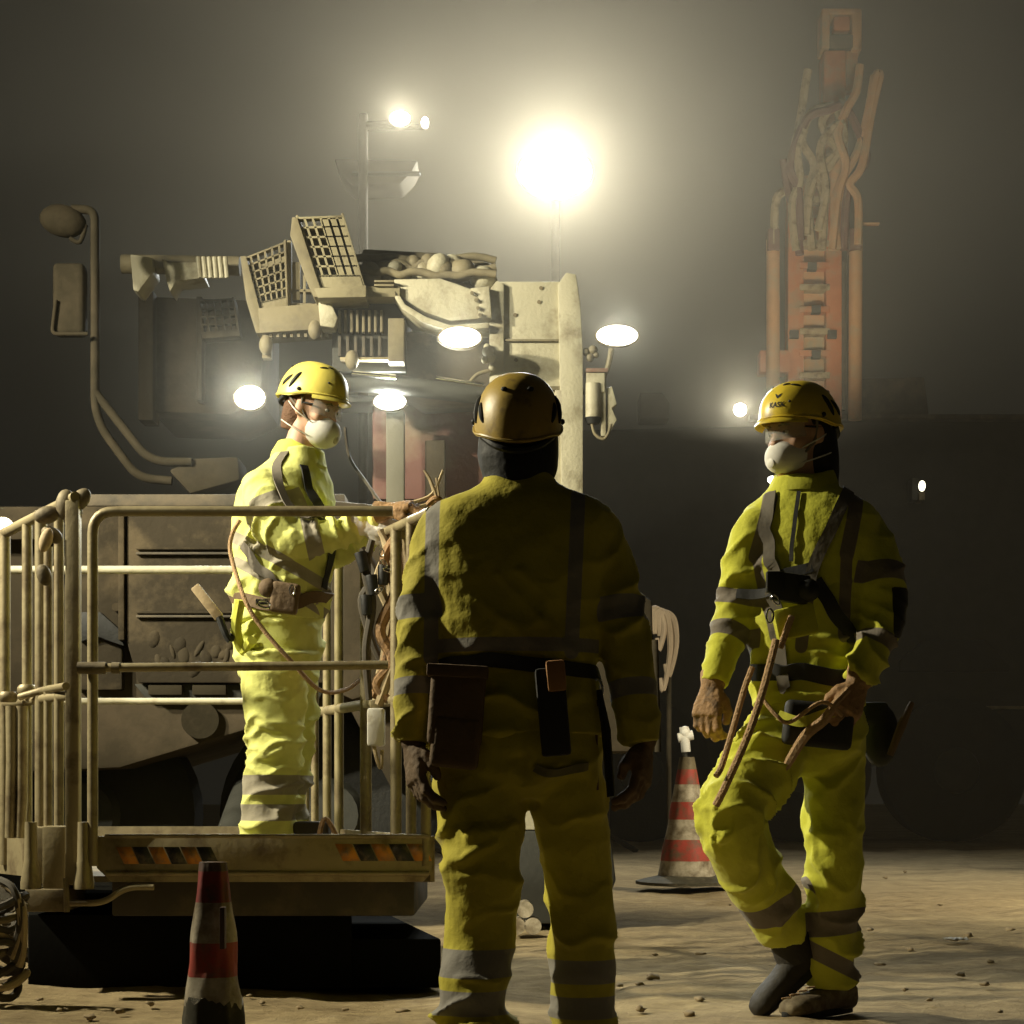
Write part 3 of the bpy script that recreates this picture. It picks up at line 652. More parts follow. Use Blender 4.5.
def platform_items():
    fd = 6.27
    # hose bundle over the right rail: separate hoses
    cols = ['hosetan', 'leather', 'hosetan', 'hosedk', 'hosetan', 'hosedk', 'leather', 'hosetan']
    runs = [[(398, 522), (408, 560), (407, 610), (397, 650), (384, 690), (378, 705)], [(392, 530), (400, 565), (398, 610), (388, 650), (380, 680), (372, 698)],
            [(384, 536), (392, 570), (390, 620), (384, 660), (376, 690)], [(372, 540), (366, 570), (372, 605), (366, 650), (369, 700)],
            [(405, 515), (420, 545), (412, 600), (402, 650), (392, 690), (400, 720)], [(362, 548), (376, 575), (362, 600), (372, 640), (380, 660)],
            [(400, 530), (384, 560), (396, 590), (380, 630), (392, 660), (376, 684), (388, 700)], [(380, 530), (388, 550), (378, 580), (390, 615), (384, 650)]]
    t = thing('hose_bundle', P(390, 700, fd + .5), 'tangle of tan and black hoses hanging from the platform rail beside the gloved hands', 'hoses')
    for i, r in enumerate(runs):
        MB().tube([P(x, y, fd + .42 + .04 * (i % 3)) for x, y in r], [.012, .017, .016, .015, .012] if i % 2 else [.015, .021, .020, .016], 8, smooth=6).build('hose', cols[i], t)
    for i, (x, y) in enumerate(((362, 562), (372, 585), (366, 605), (383, 575))):
        MB().cyl(P(x - 2 + i, y - 10, fd + .40), P(x + 3 - i, y + 10, fd + .40), .022, .018, n=12).build('coupling_sleeve', 'black', t, .004)
    for i, (x, y) in enumerate(((382, 553), (384, 563), (387, 570), (379, 590))): carabiner('snap_hook', P(x, y, fd + .36), .014, t, tilt=i * .7)
    MB().ball(P(396, 545, fd + .38), (.022, .022, .055)).build('hose_end', 'leather', t)
    # control box
    t = thing('control_box', P(377, 745, fd + .45), 'small off-white box hanging under the hoses on the platform rail', 'box')
    MB().pbox(367, 708, 384, 746, fd + .45, .08).build('box_body', 'white', t, .010); MB().pbox(370, 700, 380, 708, fd + .46, .05).build('box_clip', 'steel', t, .004)
    MB().tube([P(374, 746, fd + .48), P(377, 760, fd + .48), P(381, 768, fd + .48), P(382, 750, fd + .48)], .007, 6, smooth=5).build('box_cable', 'hosetan', t)
    # toolbox on the floor
    t = thing('tool_bag', P(310, 835, 6.9) * 1.0, 'dark square bag with tan strap on the platform floor behind the worker\'s feet', 'bag'); t.location = (P(311, 0, 6.9).x, 6.9, .385)
    x0, x1 = P(292, 0, 6.9).x, P(328, 0, 6.9).x
    MB().box(((x0 + x1) / 2, 6.98, .385 + .085), (x1 - x0, .14, .17)).build('bag_body', 'paneldk', t, .02, 3)
    MB().tube([V((x1 - .02, 6.90, .39)), V((x1 - .03, 6.89, .5)), V((x1 - .01, 6.90, .565)), V((x1 + .03, 6.91, .50)), V((x1 + .05, 6.93, .40))], .010, 6, smooth=5).build('bag_strap', 'leather', t)
    # bundle of twig-like cable ends over the rail
    t = thing('cable_ends', P(440, 505, fd + .3), 'stripped tan cable ends sticking up over the platform rail', 'cables')
    for r in ([(414, 502), (432, 494), (443, 470)], [(436, 497), (430, 480), (424, 470)], [(440, 505), (438, 492), (436, 478)], [(420, 506), (446, 500), (462, 494)], [(438, 500), (452, 505), (450, 520)]):
        MB().tube([P(x, y, fd + .38) for x, y in r], [.007, .006, .004], 6, smooth=5).build('cable_end', 'hosetan', t)
    MB().tube([P(428, 504, fd + .37), P(436, 498, fd + .34), P(444, 504, fd + .37), P(436, 509, fd + .39), P(430, 502, fd + .4), P(440, 500, fd + .36)], .010, 7, smooth=5).build('cable_knot', 'leather', t)
    # thin wire rising from the hands
    tag(MB().tube([P(345, 428, fd + 1), P(350, 458, fd + .9), P(366, 482, fd + .7), P(381, 503, fd + .5), P(392, 512, fd + .42)], .006, 6, smooth=8).build('signal_wire', 'hosedk'), 'thin grey wire rising from the hands of the worker on the platform', 'wire')
platform_items()

# ============================================================ tunnelling machine behind the platform
def lamp(px, py, d, rx, rz, power, parent, m='lamp', size=150, name='work_lamp', col=(.97, 1, .93), down=.1, aimx=0):
    c = P(px, py, d); o = MB().lathe([(0, .10), (rx * .6, .10), (rx * .95, .05), (rx * 1.06, .0), (rx * 1.06, -.012), (rx * .98, -.012)], (0, 0, 0), 24, 'y')
    o.v = [V((v.x, v.y, v.z * rz / rx)) + c for v in o.v]
    h = o.build(name, 'steeldk', parent)
    l = MB(); l.ball(c + V((0, -.012, 0)), (rx * .96, .02, rz * .96), 20, 10); l.build('lamp_lens', m, h)
    s = spot(name + '_light', c + V((0, -.10, 0)), c + V((aimx, -3, down)), power, col, size=size, blend=.6, radius=.06)
    s.parent = h
    return h
def machine():
    d = 9.5; root = thing('tunnelling_machine', (-1.1, 9.6, 0), 'cream and mud-coloured tunnelling machine with boom, cable trays and lit work lamps behind the platform', 'machine')
    # main column
    m = MB(); m.pbox(499, 281, 566, 830, d, .34); m.build('column_face', 'cream', root, .012)
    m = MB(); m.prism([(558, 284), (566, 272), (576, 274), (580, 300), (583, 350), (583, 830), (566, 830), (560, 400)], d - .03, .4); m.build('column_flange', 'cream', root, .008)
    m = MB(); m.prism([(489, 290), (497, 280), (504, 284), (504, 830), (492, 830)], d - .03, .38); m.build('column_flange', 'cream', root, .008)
    m = MB(); m.pbox(500, 339, 562, 341, d - .02, .03); m.pbox(502, 386, 562, 390, d - .02, .03); m.build('seam_strip', 'creamdk', root, .002)
    for x, y in ((515, 315), (539, 302), (565, 315), (541, 288), (566, 386), (516, 360), (520, 420), (565, 450)): MB().cyl(P(x, y, d - .006), P(x, y, d + .02), .010, n=10).build('bolt', 'steeldk', root)
    MB().pbox(555, 390, 562, 432, d - .03, .05).build('cover_plate', 'railpale', root, .003)
    # column foot and dark plinth reaching the ground
    MB().prism([(470, 830), (610, 830), (616, 880), (600, 924), (480, 924), (462, 880)], d, .7).build('column_foot', 'night', root, .02)
    # right lamp, bracket, actuator
    lamp(617, 336, d - .15, .105, .052, 110, root)
    MB().tube([P(612, 346, d), P(606, 372, d), P(590, 392, d + .05), P(584, 392, d + .1)], .014, 8, smooth=4).build('lamp_bracket', 'creamdk', root)
    for x, y, r in ((586, 352, .020), (593, 350, .024), (590, 358, .022), (596, 355, .016)): MB().ball(P(x, y, d), r).build('coupling', 'creamdk', root)
    MB().pbox(586, 372, 605, 392, d - .02, .12).build('actuator_head', 'cream', root, .008)
    MB().cyl(P(593, 384, d), P(593, 418, d), .042, n=20).build('actuator_cylinder', 'cream', root)
    MB().cyl(P(593, 418, d), P(593, 424, d), .044, .03, n=20).build('actuator_cap', 'black', root)
    MB().pbox(601, 372, 606, 436, d - .01, .08).build('actuator_plate', 'cream', root, .004)
    MB().prism([(607, 388), (612, 386), (617, 404), (612, 408), (617, 420), (607, 436)], d, .07).build('plug_bracket', 'cream', root, .006)
    rail([P(592, 424, d - .02), P(595, 434, d - .02), P(603, 439, d - .02), P(608, 434, d - .02), P(611, 424, d - .02)], .008, smooth=5).build('actuator_cable', 'creamdk', root)
    MB().pbox(586, 368, 608, 372, d - .03, .14).build('bracket_plate', 'red', root, .003)
    # left of the column: guard plate (half disc) with lip
    top = [(393, 279), (440, 278), (458, 284), (474, 290), (489, 291)]; bot = [(489, 318), (450, 321), (425, 312), (405, 300), (394, 288)]
    MB().prism(top + bot, d - .05, .30).build('guard_plate', 'cream', root, .01)
    MB().prism([(393, 284), (405, 304), (425, 316), (450, 325), (489, 322), (489, 328), (448, 331), (422, 322), (402, 309), (394, 296)], d - .08, .34).build('guard_lip', 'cream', root, .008)
    for k, (x, y) in enumerate(((472, 293), (476, 300), (478, 308), (480, 315))): MB().cyl(P(x, y, d - .10), P(x, y, d), .010, n=8).build('bolt', 'creamdk', root)
    MB().prism([(470, 288), (489, 286), (492, 318), (478, 318), (480, 300)], d - .08, .3).build('hinge_plate', 'cream', root, .006)
    lamp(460, 338, d - .25, .105, .052, 110, root)
    for x, y, r in ((488, 352, .030), (491, 358, .024), (485, 360, .020), (492, 368, .018), (487, 347, .018)): MB().ball(P(x, y, d - .05), r).build('coupling', 'cream', root)
    rail([P(492, 370, d - .05), P(478, 374, d - .05), P(470, 382, d - .05)], .010, smooth=4).build('coupling_pipe', 'creamdk', root)
    rail([P(436, 378, d - .05), P(484, 385, d - .05)], .012).build('hydraulic_rod', 'chrome', root); rail([P(352, 373, d), P(396, 377, d)], .012).build('hydraulic_rod', 'chrome', root)
    # clods and hoses on top
    random.seed(5)
    for i in range(26):
        x = 365 + i * 4.9; y = 268 - 14 * math.sin((i + 2) / 26 * 3) * (.7 + .6 * random.random()) + 12; r = random.uniform(.030, .060)
        MB().ball(P(x, y, d + .12 + random.uniform(-.05, .1)), (r * 1.2, r, r), 10, 7, Matrix.Rotation(random.random() * 3, 3, 'Y')).build('hose_coupling', 'creamdk' if i % 3 else 'cream', root)
    for y0, y1, dd in ((262, 270, .1), (270, 276, .02), (256, 262, .16)):
        pts = [P(352 + k * 12, y0 + (y1 - y0) * random.random(), d + dd) for k in range(13)]; rail(pts, .020, smooth=4).build('top_hose', 'creamdk', root)
    MB().prism([(362, 248), (400, 250), (440, 252), (490, 262), (497, 285), (489, 292), (362, 284)], d + .25, .2).build('deck_block', 'creamdk', root, .02)
    # cable trays
    def tray(pts, depth, rows, cols, dd, mtl='cream', closed_rows=0):
        """slotted cable tray: pts TL TR BR BL of the slotted face, pixels; cross bars and rods with gaps between them"""
        TL, TR, BR, BL = [P(x, y, d + dd) for x, y in pts]; dep = V((0, depth, 0))
        def q(u, v): return TL.lerp(TR, u).lerp(BL.lerp(BR, u), v)
        t = MB().poly3([q(0, 0), q(1, 0), q(1, 1), q(0, 1)], (0, .015, 0)); 
        back = MB().poly3([q(0, 0) + dep, q(1, 0) + dep, q(1, 1) + dep, q(0, 1) + dep], (0, .02, 0)).build('cable_tray', mtl, root, 0)
        for u in (0, .94): MB().poly3([q(u, -.03), q(u + .06, -.03), q(u + .06, 1.03), q(u, 1.03)], dep).build('tray_side', mtl, back, .004)
        for r in range(rows + 1):
            v = r / rows * (1 - .16); MB().poly3([q(.03, v), q(.97, v), q(.97, v + .035 * 6 / rows * .9), q(.03, v + .035 * 6 / rows * .9)], (0, .05, 0)).build('tray_bar', mtl, back, .002)
        MB().poly3([q(.02, .84), q(.98, .84), q(1, 1.02), q(0, 1.02)], (0, .08, 0)).build('tray_lip', mtl, back, .003)
        for c in range(1, cols):
            u = c / cols
            MB().poly3([q(u - .025, .02), q(u + .025, .02), q(u + .025, .86), q(u - .025, .86)], (0, .03, 0)).build('tray_rod', mtl, back, 0)
        if closed_rows: MB().poly3([q(.5, .05), q(.96, .05), q(.96, .84), q(.5, .84)], (0, .02, 0)).build('tray_plate', mtl, back, 0)
        return back
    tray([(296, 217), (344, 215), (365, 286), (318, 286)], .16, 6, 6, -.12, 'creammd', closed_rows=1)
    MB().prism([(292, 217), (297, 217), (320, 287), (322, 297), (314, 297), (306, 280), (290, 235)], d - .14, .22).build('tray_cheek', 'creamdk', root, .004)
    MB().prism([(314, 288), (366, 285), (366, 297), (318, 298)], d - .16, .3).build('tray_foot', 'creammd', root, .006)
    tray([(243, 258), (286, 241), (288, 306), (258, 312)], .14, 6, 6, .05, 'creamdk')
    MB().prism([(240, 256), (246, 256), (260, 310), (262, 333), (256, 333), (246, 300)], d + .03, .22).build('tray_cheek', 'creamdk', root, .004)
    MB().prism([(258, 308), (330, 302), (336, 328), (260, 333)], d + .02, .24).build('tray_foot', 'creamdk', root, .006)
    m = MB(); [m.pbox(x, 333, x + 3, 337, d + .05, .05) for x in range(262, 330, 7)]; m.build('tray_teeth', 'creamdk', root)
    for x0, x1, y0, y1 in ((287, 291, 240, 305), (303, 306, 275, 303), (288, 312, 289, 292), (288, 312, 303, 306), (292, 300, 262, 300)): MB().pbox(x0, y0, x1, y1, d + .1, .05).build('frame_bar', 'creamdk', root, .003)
    MB().prism([(318, 302), (330, 300), (338, 318), (334, 328), (320, 326)], d - .05, .15).build('hinge_block', 'cream', root, .01)
    MB().pbox(316, 286, 400, 297, d - .08, .35).build('boom_plate', 'creammd', root, .006)
    for y in (280, 284): MB().pbox(374, y, 394, y + 2, d - .10, .2).build('boom_rib', 'creamdk', root, .002)
    # dark slatted block under the boom
    MB().pbox(332, 298, 406, 372, d + .05, .5).build('slatted_block', 'night', root, .01)
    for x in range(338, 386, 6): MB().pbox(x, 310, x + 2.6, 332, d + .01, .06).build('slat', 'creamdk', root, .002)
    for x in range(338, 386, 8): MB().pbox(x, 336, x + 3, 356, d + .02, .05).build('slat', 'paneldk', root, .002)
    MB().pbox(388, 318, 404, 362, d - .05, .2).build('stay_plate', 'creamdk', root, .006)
    MB().pbox(340, 357, 388, 360, d - .02, .06).build('slat_rail', 'steel', root, .002)
    MB().prism([(406, 330), (492, 330), (492, 392), (420, 396), (396, 380), (388, 372)], d + .12, .5).build('boom_housing', 'paneldk', root, .03)
    rail([P(330, 380, d + .15), P(400, 385, d + .15), P(490, 396, d + .15)], .05, n=14).build('hydraulic_cylinder', 'night', root)
    for x, y in ((315, 330), (266, 345), (352, 360)): MB().ball(P(x, y, d - .02), (.035, .03, .05)).build('hinge_pin', 'creamdk', root)
    MB().pbox(262, 340, 271, 358, d, .06).build('stay_bracket', 'creamdk', root, .004)
    # dim left block: frames and panels further back in the haze
    e = 10.6
    MB().prism([(150, 296), (262, 300), (262, 400), (230, 415), (150, 412)], e, .8).build('gear_housing', 'hull', root, .02)
    MB().pbox(138, 290, 153, 420, e - .1, .2).build('frame_column', 'hull', root, .01); MB().pbox(196, 296, 202, 400, e - .12, .12).build('frame_column', 'hull', root, .01)
    MB().prism([(130, 254), (152, 257), (153, 272), (138, 292), (133, 290)], d + .4, .2).build('flange', 'cream', root, .01)
    MB().prism([(162, 258), (168, 262), (198, 262), (204, 278), (176, 281), (170, 292), (166, 280)], d + .4, .2).build('flange_plate', 'cream', root, .008)
    MB().cyl(P(122, 264, d + .5), P(240, 266, d + .5), .05, n=16).build('drive_shaft', 'creamdk', root)
    for i in range(6): MB().cyl(P(198 + i * 5.4, 257, d + .36), P(200 + i * 5.4, 278, d + .36), .012, n=8).build('shaft_tooth', 'cream', root)
    tray([(198, 300), (234, 298), (240, 335), (202, 338)], .1, 4, 5, .7, 'hull')
    lamp(250, 398, d + .1, .08, .062, 200, root, size=130); lamp(390, 402, d + .25, .085, .045, 170, root)
    # pink-brown body and post
    MB().prism([(372, 398), (494, 396), (494, 500), (372, 500)], d + .7, .8).build('body_shell', 'red', root, .03)
    MB().pbox(386, 410, 404, 506, d + .4, .1).build('body_post', 'panel2', root, .01); MB().pbox(425, 440, 445, 500, d + .5, .1).build('body_post', 'hull', root, .01)
    MB().pbox(330, 395, 500, 402, d + .6, .3).build('body_ledge', 'night', root, .01)
    # mirror arm
    g = d - .1
    rail(arc([P(72, 209, g), P(95, 210, g), P(95, 420, g), P(138, 478, g), P(172, 481, g)], .12), .022, n=10).build('mirror_arm', 'dim', root)
    rail(arc([P(95, 392, g), P(150, 462, g), P(192, 462, g)], .12), .022, n=10).build('mirror_arm', 'dim', root)
    m = MB(); m.ball(P(63, 221, g), (.12, .06, .08), rot=Matrix.Rotation(.25, 3, 'Y')); o = m.build('round_mirror', 'dim', root)
    MB().pbox(52, 262, 84, 334, g - .05, .10).build('mirror_box', 'dim', root, .03, 3)
    rail(arc([P(56, 300, g - .06), P(52, 334, g - .06), P(88, 334, g - .06)], .03), .010).build('mirror_bracket', 'dim', root)
    rail([P(70, 238, g), P(80, 242, g), P(86, 225, g)], .012, smooth=4).build('mirror_bracket', 'dim', root)
    MB().prism([(168, 470), (192, 458), (238, 456), (240, 480), (190, 494)], g, .3).build('mirror_mount', 'dim', root, .02)
    # flank behind the platform
    f = 9.2
    MB().prism([(-30, 508), (60, 506), (62, 498), (330, 496), (345, 505), (390, 520), (400, 600), (392, 790), (345, 700), (120, 768), (-30, 775)], f, 1.6).build('chassis', 'hull', root, .03)
    MB().pbox(62, 494, 345, 506, f - .05, .4).build('deck_edge', 'paneldk', root, .01)
    MB().pbox(-30, 506, 60, 540, f - .1, .3).build('front_shelf', 'hull', root, .02)
    MB().pbox(76, 506, 122, 690, f - .06, .12).build('side_panel', 'panel', root, .012)
    MB().prism([(126, 508), (330, 508), (330, 560), (330, 683), (138, 683), (126, 640)], f - .10, .15).build('ribbed_panel', 'panel', root, .012)
    for y in (547, 552, 611, 615): MB().pbox(136, y, 328, y + 2.4, f - .125, .05).build('panel_rib', 'paneldk' if y in (552, 615) else 'panel', root, .003)
    MB().pbox(118, 508, 124, 640, f - .12, .1).build('panel_post', 'panel', root, .006)
    MB().prism([(134, 684), (326, 684), (320, 698), (145, 698)], f - .05, .1).build('light_slot', 'night', root, .006)
    for x in (148, 192): MB().pbox(x, 685, x + 34, 695, f - .09, .05).build('light_slot_glass', 'dim', root, .006)
    MB().cyl(P(116, 607, f - .10), P(116, 607, f), .020, n=16).build('panel_cap', 'hull', root)
    MB().prism([(78, 612), (100, 612), (118, 628), (124, 646), (112, 642), (96, 636), (80, 642)], f - .10, .05).build('arch_gap', 'black', root, .004)
    MB().cyl(P(200, 720, f - .05), P(200, 720, f + .02), .09, n=24).build('hub_cover', 'dim', root)
    for k in range(24): 
        x = 150 + k * 7 + random.uniform(-5, 5); y = random.uniform(618, 676); MB().ball(P(x, y, f - .10), (random.uniform(.010, .035), .008, random.uniform(.02, .05)), 9, 6, Matrix.Rotation(random.uniform(-.6, .6), 3, 'Y')).build('mud_clod', 'hull' if k % 2 else 'panel', root)
    MB().prism([(330, 500), (392, 506), (392, 690), (352, 700), (330, 690)], f - .15, .2).build('corner_plate', 'hull', root, .02)
    lamp(3, 526, f - .3, .05, .04, 26, root)
    # wheels, in shadow
    for x in (90, 330):
        c = P(x, 0, f + .5); w = MB().lathe([(.20, 0), (.46, 0), (.55, .06), (.55, .34), (.46, .40), (.2, .40)], (c.x, f + .35, .545), 36, 'y'); wo = w.build('wheel', 'rubber', root)
        MB().lathe([(0, 0), (.16, 0), (.19, .04)], (c.x, f + .31, .545), 20, 'y').build('wheel_hub', 'night', wo)
    # boom to the platform
    rail([V((-1.3, 7.35, .28)), V((-1.3, 8.6, .30)), V((-1.3, 9.6, .7))], .10, n=12).build('platform_boom', 'night', root)
    # low plate seen between the central worker and his arm
    MB().prism([(585, 560), (652, 600), (655, 700), (655, 752), (585, 752)], f + .1, .5).build('tail_panel', 'hull', root, .02)
    rail([P(655, 640, f), P(658, 752, f)], .016).build('tail_post', 'dim', root)
    return root
M['panel2'] = mat('grey_green_post', (.16, .15, .11), .7, var=.2)
M['redref'] = mat('red_reflector', (.25, .12, .07), .4, var=.2)
machine()

# ============================================================ gloves and hose hung on a stand, right of centre
def stand():
    d = 13.7; zg = 0
    t = thing('hose_stand', (P(665, 0, d).x, d, 0), 'thin steel stake with pale hoses looped over its top, right of the central worker', 'stand')
    rail([V((P(669, 0, d).x, d, -.03)), P(669, 625, d)], .018).build('stake', 'dim', t)
    for x0, x1, y0, y1 in ((655, 668, 614, 690), (660, 674, 616, 676), (652, 662, 612, 650)):
        MB().tube([P(x0, y0 + 20, d - .04), P(x0, y0, d - .03), P((x0 + x1) / 2, y0 - 2, d), P(x1, y0 + 6, d - .03), P(x1 + 2, (y0 + y1) / 2, d - .05), P((x0 + x1) / 2 + 2, y1, d - .05), P(x0 + 5, y1 - 12, d - .05)], [.018, .028, .030, .028, .022, .018, .016], 8, smooth=6).build('hose_loop', 'hosepale', t)
    MB().tube([P(641, 596, d), P(647, 606, d), P(651, 617, d)], [.012, .024, .018], 6, smooth=3).build('hose_tip', 'hosepale', t)
    return t
M['hosepale'] = mat('pale_dusty_hose', (.33, .26, .18), .7, var=.2, bump=.4)
stand()

# ============================================================ cones
def cone(name_label, c, h, r0, r1, bands, squash=1.0, tear=0, lean=0.0):
    t = thing('traffic_cone', c, name_label, 'traffic cone'); n = 48
    def ring(u):
        r = r0 + (r1 - r0) * u; out = []; jag = tear * .05 if abs(u - bands[0][1]) < .004 and tear > 1 else 0
        for i in range(n):
            a = 2 * math.pi * i / n
            k = 1 + tear * (.10 * noise.noise((math.cos(a) * 2, math.sin(a) * 2, u * 5 + c[0])))
            out.append(V((c[0] + math.cos(a) * r * k + lean * u * h, c[1] + math.sin(a) * r * squash * k, c[2] + (u + jag * noise.noise((math.cos(a) * 5, math.sin(a) * 5, 3.3))) * h + (.03 * tear * noise.noise((a, 0, 7)) if u < .01 else 0))))
        return out
    for u0, u1, mt in bands:
        us = np.linspace(u0, u1, 5); vs = []; [vs.extend(ring(u)) for u in us]; m = MB()
        m.add(vs, [(j * n + i, j * n + (i + 1) % n, (j + 1) * n + (i + 1) % n, (j + 1) * n + i) for j in range(4) for i in range(n)] + [tuple(range(n - 1, -1, -1)), tuple(4 * n + i for i in range(n))])
        m.build('cone_band' if mt != 'conetop' else 'cone_tip', mt, t)
    return t
M['conetop'] = mat('dark_cone_tip', (.10, .06, .045), .6, var=.3, dirt=(.18, .13, .08), dscale=20, damt=.4)
M['conebase'] = mat('dirty_cone_base', (.055, .05, .03), .85, var=.3, dirt=(.13, .11, .07), dscale=14, damt=.4)
def front_cone():
    d = 4.62; c = (P(213, 0, d).x, d, 0.01)
    t = cone('battered red and white traffic cone standing in the left foreground', c, .485, .084, .033,
             [(0, .30, 'conebase'), (.30, .43, 'cone_white'), (.43, .60, 'cone_red'), (.60, .80, 'cone_white'), (.80, .955, 'cone_reddk'), (.955, 1, 'conetop')], tear=1.4)
    MB().box((c[0], d, .012), (.24, .24, .03)).build('cone_base', 'conebase', t, .01, 3)
    m = MB(); m.box((c[0] + .035, d - .070, c[2] + .33), (.012, .03, .10)); m.build('cone_slit', 'conetop', t, .002)
    return t
M['cone_reddk'] = mat('grimy_cone_red', (.22, .035, .03), .6, var=.25, dirt=(.08, .05, .035), dscale=14, damt=.4)
front_cone()
def rear_cone():
    d = 12.9; zb = CAMZ + (HOR - 884) * d / F; c = (P(687, 0, d).x, d, zb + .015); h = P(0, 757, d).z - c[2]
    t = cone('red and white striped traffic cone with flared base standing between the workers', c, h, .205, .050,
             [(0, .17, 'cone_white'), (.17, .34, 'cone_red'), (.34, .50, 'cone_white'), (.50, .64, 'cone_red'), (.64, .78, 'cone_white'), (.78, .90, 'cone_red'), (.90, 1, 'steeldk')], tear=.5)
    m = MB(); n = 28; vs = []
    for rr_, z in ((.36, 0), (.36, .02), (.19, .06)):
        for i in range(n): a = 2 * math.pi * i / n; k = 1 + .06 * math.sin(3 * a + 1); vs.append(V((c[0] + math.cos(a) * rr_ * k, d + math.sin(a) * rr_ * k, zb + z)))
    m.add(vs, [(j * n + i, j * n + (i + 1) % n, (j + 1) * n + (i + 1) % n, (j + 1) * n + i) for j in range(2) for i in range(n)] + [tuple(range(n - 1, -1, -1)), tuple(2 * n + i for i in range(n))]); m.build('cone_base', 'conebase', t)
    return t
rear_cone()
def valve():
    d = 13.35; t = thing('standpipe', (P(686, 0, d).x, d, 0), 'thin dark standpipe with a white four-armed valve head, just left of the right worker\'s glove', 'valve')
    m = MB(); m.ball(P(685, 733, d), (.04, .04, .05)); m.cyl(P(678, 738, d), P(693, 735, d), .034, n=10); m.cyl(P(684, 727, d), P(686, 752, d), .034, n=10); m.build('valve_head', 'white', t)
    rail([V((P(685, 0, d).x, d, -.02)), P(685, 745, d)], .018).build('pipe', 'night', t)
valve()

# ============================================================ drill rig far right in the haze
def rig():
    d = 24; root = thing('drilling_rig', (P(822, 0, d).x, d, 0), 'tall orange drilling rig mast draped in hoses above a dark hazy carrier', 'drilling rig')
    def b(x0, y0, x1, y1, nm, mt, dep=.4, dd=0, bev=.02): return MB().pbox(x0, y0, x1, y1, d + dd, dep).build(nm, mt, root, bev)
    b(788, 190, 804, 420, 'mast_chord', 'orange', .3); b(826, 190, 842, 420, 'mast_chord', 'orange', .3); b(802, 175, 828, 420, 'mast_web', 'orangelt', .2, .15)
    for i, y in enumerate(range(196, 415, 22)): MB().pbox(800, y, 830, y + 6, d - .03, .2).build('mast_rung', 'orange' if i % 2 else 'hosetan', root, .01)
    for i, (x, y) in enumerate(((808, 262), (812, 305), (790, 330), (828, 330), (812, 350), (806, 225))): MB().pbox(x, y, x + 9, y + 8, d - .06, .1).build('mast_opening', 'night', root, .005)
    b(822, 8, 862, 14, 'mast_head', 'orangelt'); b(822, 12, 830, 48, 'mast_head', 'orangelt'); b(852, 8, 862, 50, 'mast_head', 'orangelt'); b(829, 34, 854, 48, 'head_block', 'paneldk'); b(834, 16, 850, 30, 'head_frame', 'orange', .2)
    b(824, 50, 846, 110, 'upper_mast', 'orange', .4); b(846, 48, 858, 90, 'upper_rail', 'orange', .2, .1)
    MB().cyl(P(835, 110, d), P(835, 200, d), .16, n=16).build('feed_cylinder', 'orangelt', root)
    for x in (773, 856): MB().cyl(P(x, 240, d - .1), P(x + (0 if x < 800 else -1), 420, d - .1), .085, n=12).build('guide_cylinder', 'orangelt', root)
    for x in (768, 850): b(x, 228, x + 12, 250, 'guide_clamp', 'red', .25, -.2)
    b(848, 200, 850, 420, 'guide_rail', 'paneldk', .1); b(842, 260, 846, 410, 'guide_rail', 'paneldk', .1)
    b(760, 350, 792, 372, 'side_bracket', 'orange', .3); b(862, 222, 880, 224, 'mast_peg', 'orangelt', .1)
    runs = [[(774, 245), (776, 200), (790, 186), (792, 160), (800, 120), (806, 80), (808, 70)], [(858, 245), (858, 200), (850, 184), (862, 165), (872, 110), (880, 75), (874, 82), (868, 130)],
            [(800, 240), (798, 190), (790, 165), (806, 120), (828, 110), (840, 105)], [(812, 250), (808, 195), (814, 165), (802, 140), (812, 112), (834, 106)],
            [(822, 250), (824, 200), (818, 170), (836, 150), (822, 125), (830, 108)], [(832, 250), (838, 195), (846, 165), (838, 135), (846, 110), (856, 92), (860, 65)],
            [(844, 250), (848, 190), (866, 160), (858, 130), (846, 108), (838, 104)], [(806, 235), (812, 185), (830, 165), (844, 140), (838, 112)],
            [(796, 250), (792, 205), (800, 180), (797, 150), (804, 130)], [(838, 250), (834, 205), (842, 180), (858, 150), (868, 112), (874, 76)], [(784, 160), (788, 188), (796, 215), (800, 255)], [(818, 230), (826, 190), (820, 150), (832, 128), (844, 122)]]
    for i, r in enumerate(runs): MB().tube([P(x, y, d - .15 - .06 * (i % 3)) for x, y in r], .055, 7, smooth=5).build('mast_hose', ['hosetan', 'orangelt', 'red', 'hosetan'][i % 4], root)
    # carrier: cab-less dark body
    MB().prism([(560, 430), (760, 426), (870, 418), (1080, 420), (1080, 700), (1020, 760), (600, 770), (560, 700)], d + .6, 3.4).build('carrier_body', 'night', root, .05)
    MB().prism([(860, 378), (925, 376), (930, 418), (856, 418)], d + .8, 1.5).build('engine_cowl', 'paneldk', root, .05)
    MB().pbox(750, 414, 1080, 419, d + .4, .2).build('deck_rail', 'paneldk', root, .01)
    MB().prism([(640, 392), (662, 392), (670, 402), (670, 418), (640, 418)], d + .4, .5).build('deck_box', 'hull', root, .03)
    for x in (640, 800, 955):
        c = P(x, 0, d + .4); z = .92; wo = MB().lathe([(.3, 0), (.75, 0), (.92, .1), (.92, .6), (.75, .7), (.3, .7)], (c.x, d + .3, z), 36, 'y').build('wheel', 'rubber', root); MB().lathe([(0, 0), (.28, 0), (.3, .04)], (c.x, d + .26, z), 20, 'y').build('wheel_hub', 'night', wo)
    MB().prism([(900, 660), (925, 640), (985, 640), (1010, 665), (1010, 672), (900, 672)], d + .5, .3).build('wheel_arch', 'black', root, .02)
    MB().pbox(958, 706, 1080, 709, d + .45, .1).build('side_rail', 'steel', root, .005)
    lamp(740, 410, d - .3, .085, .085, 260, root, size=140)
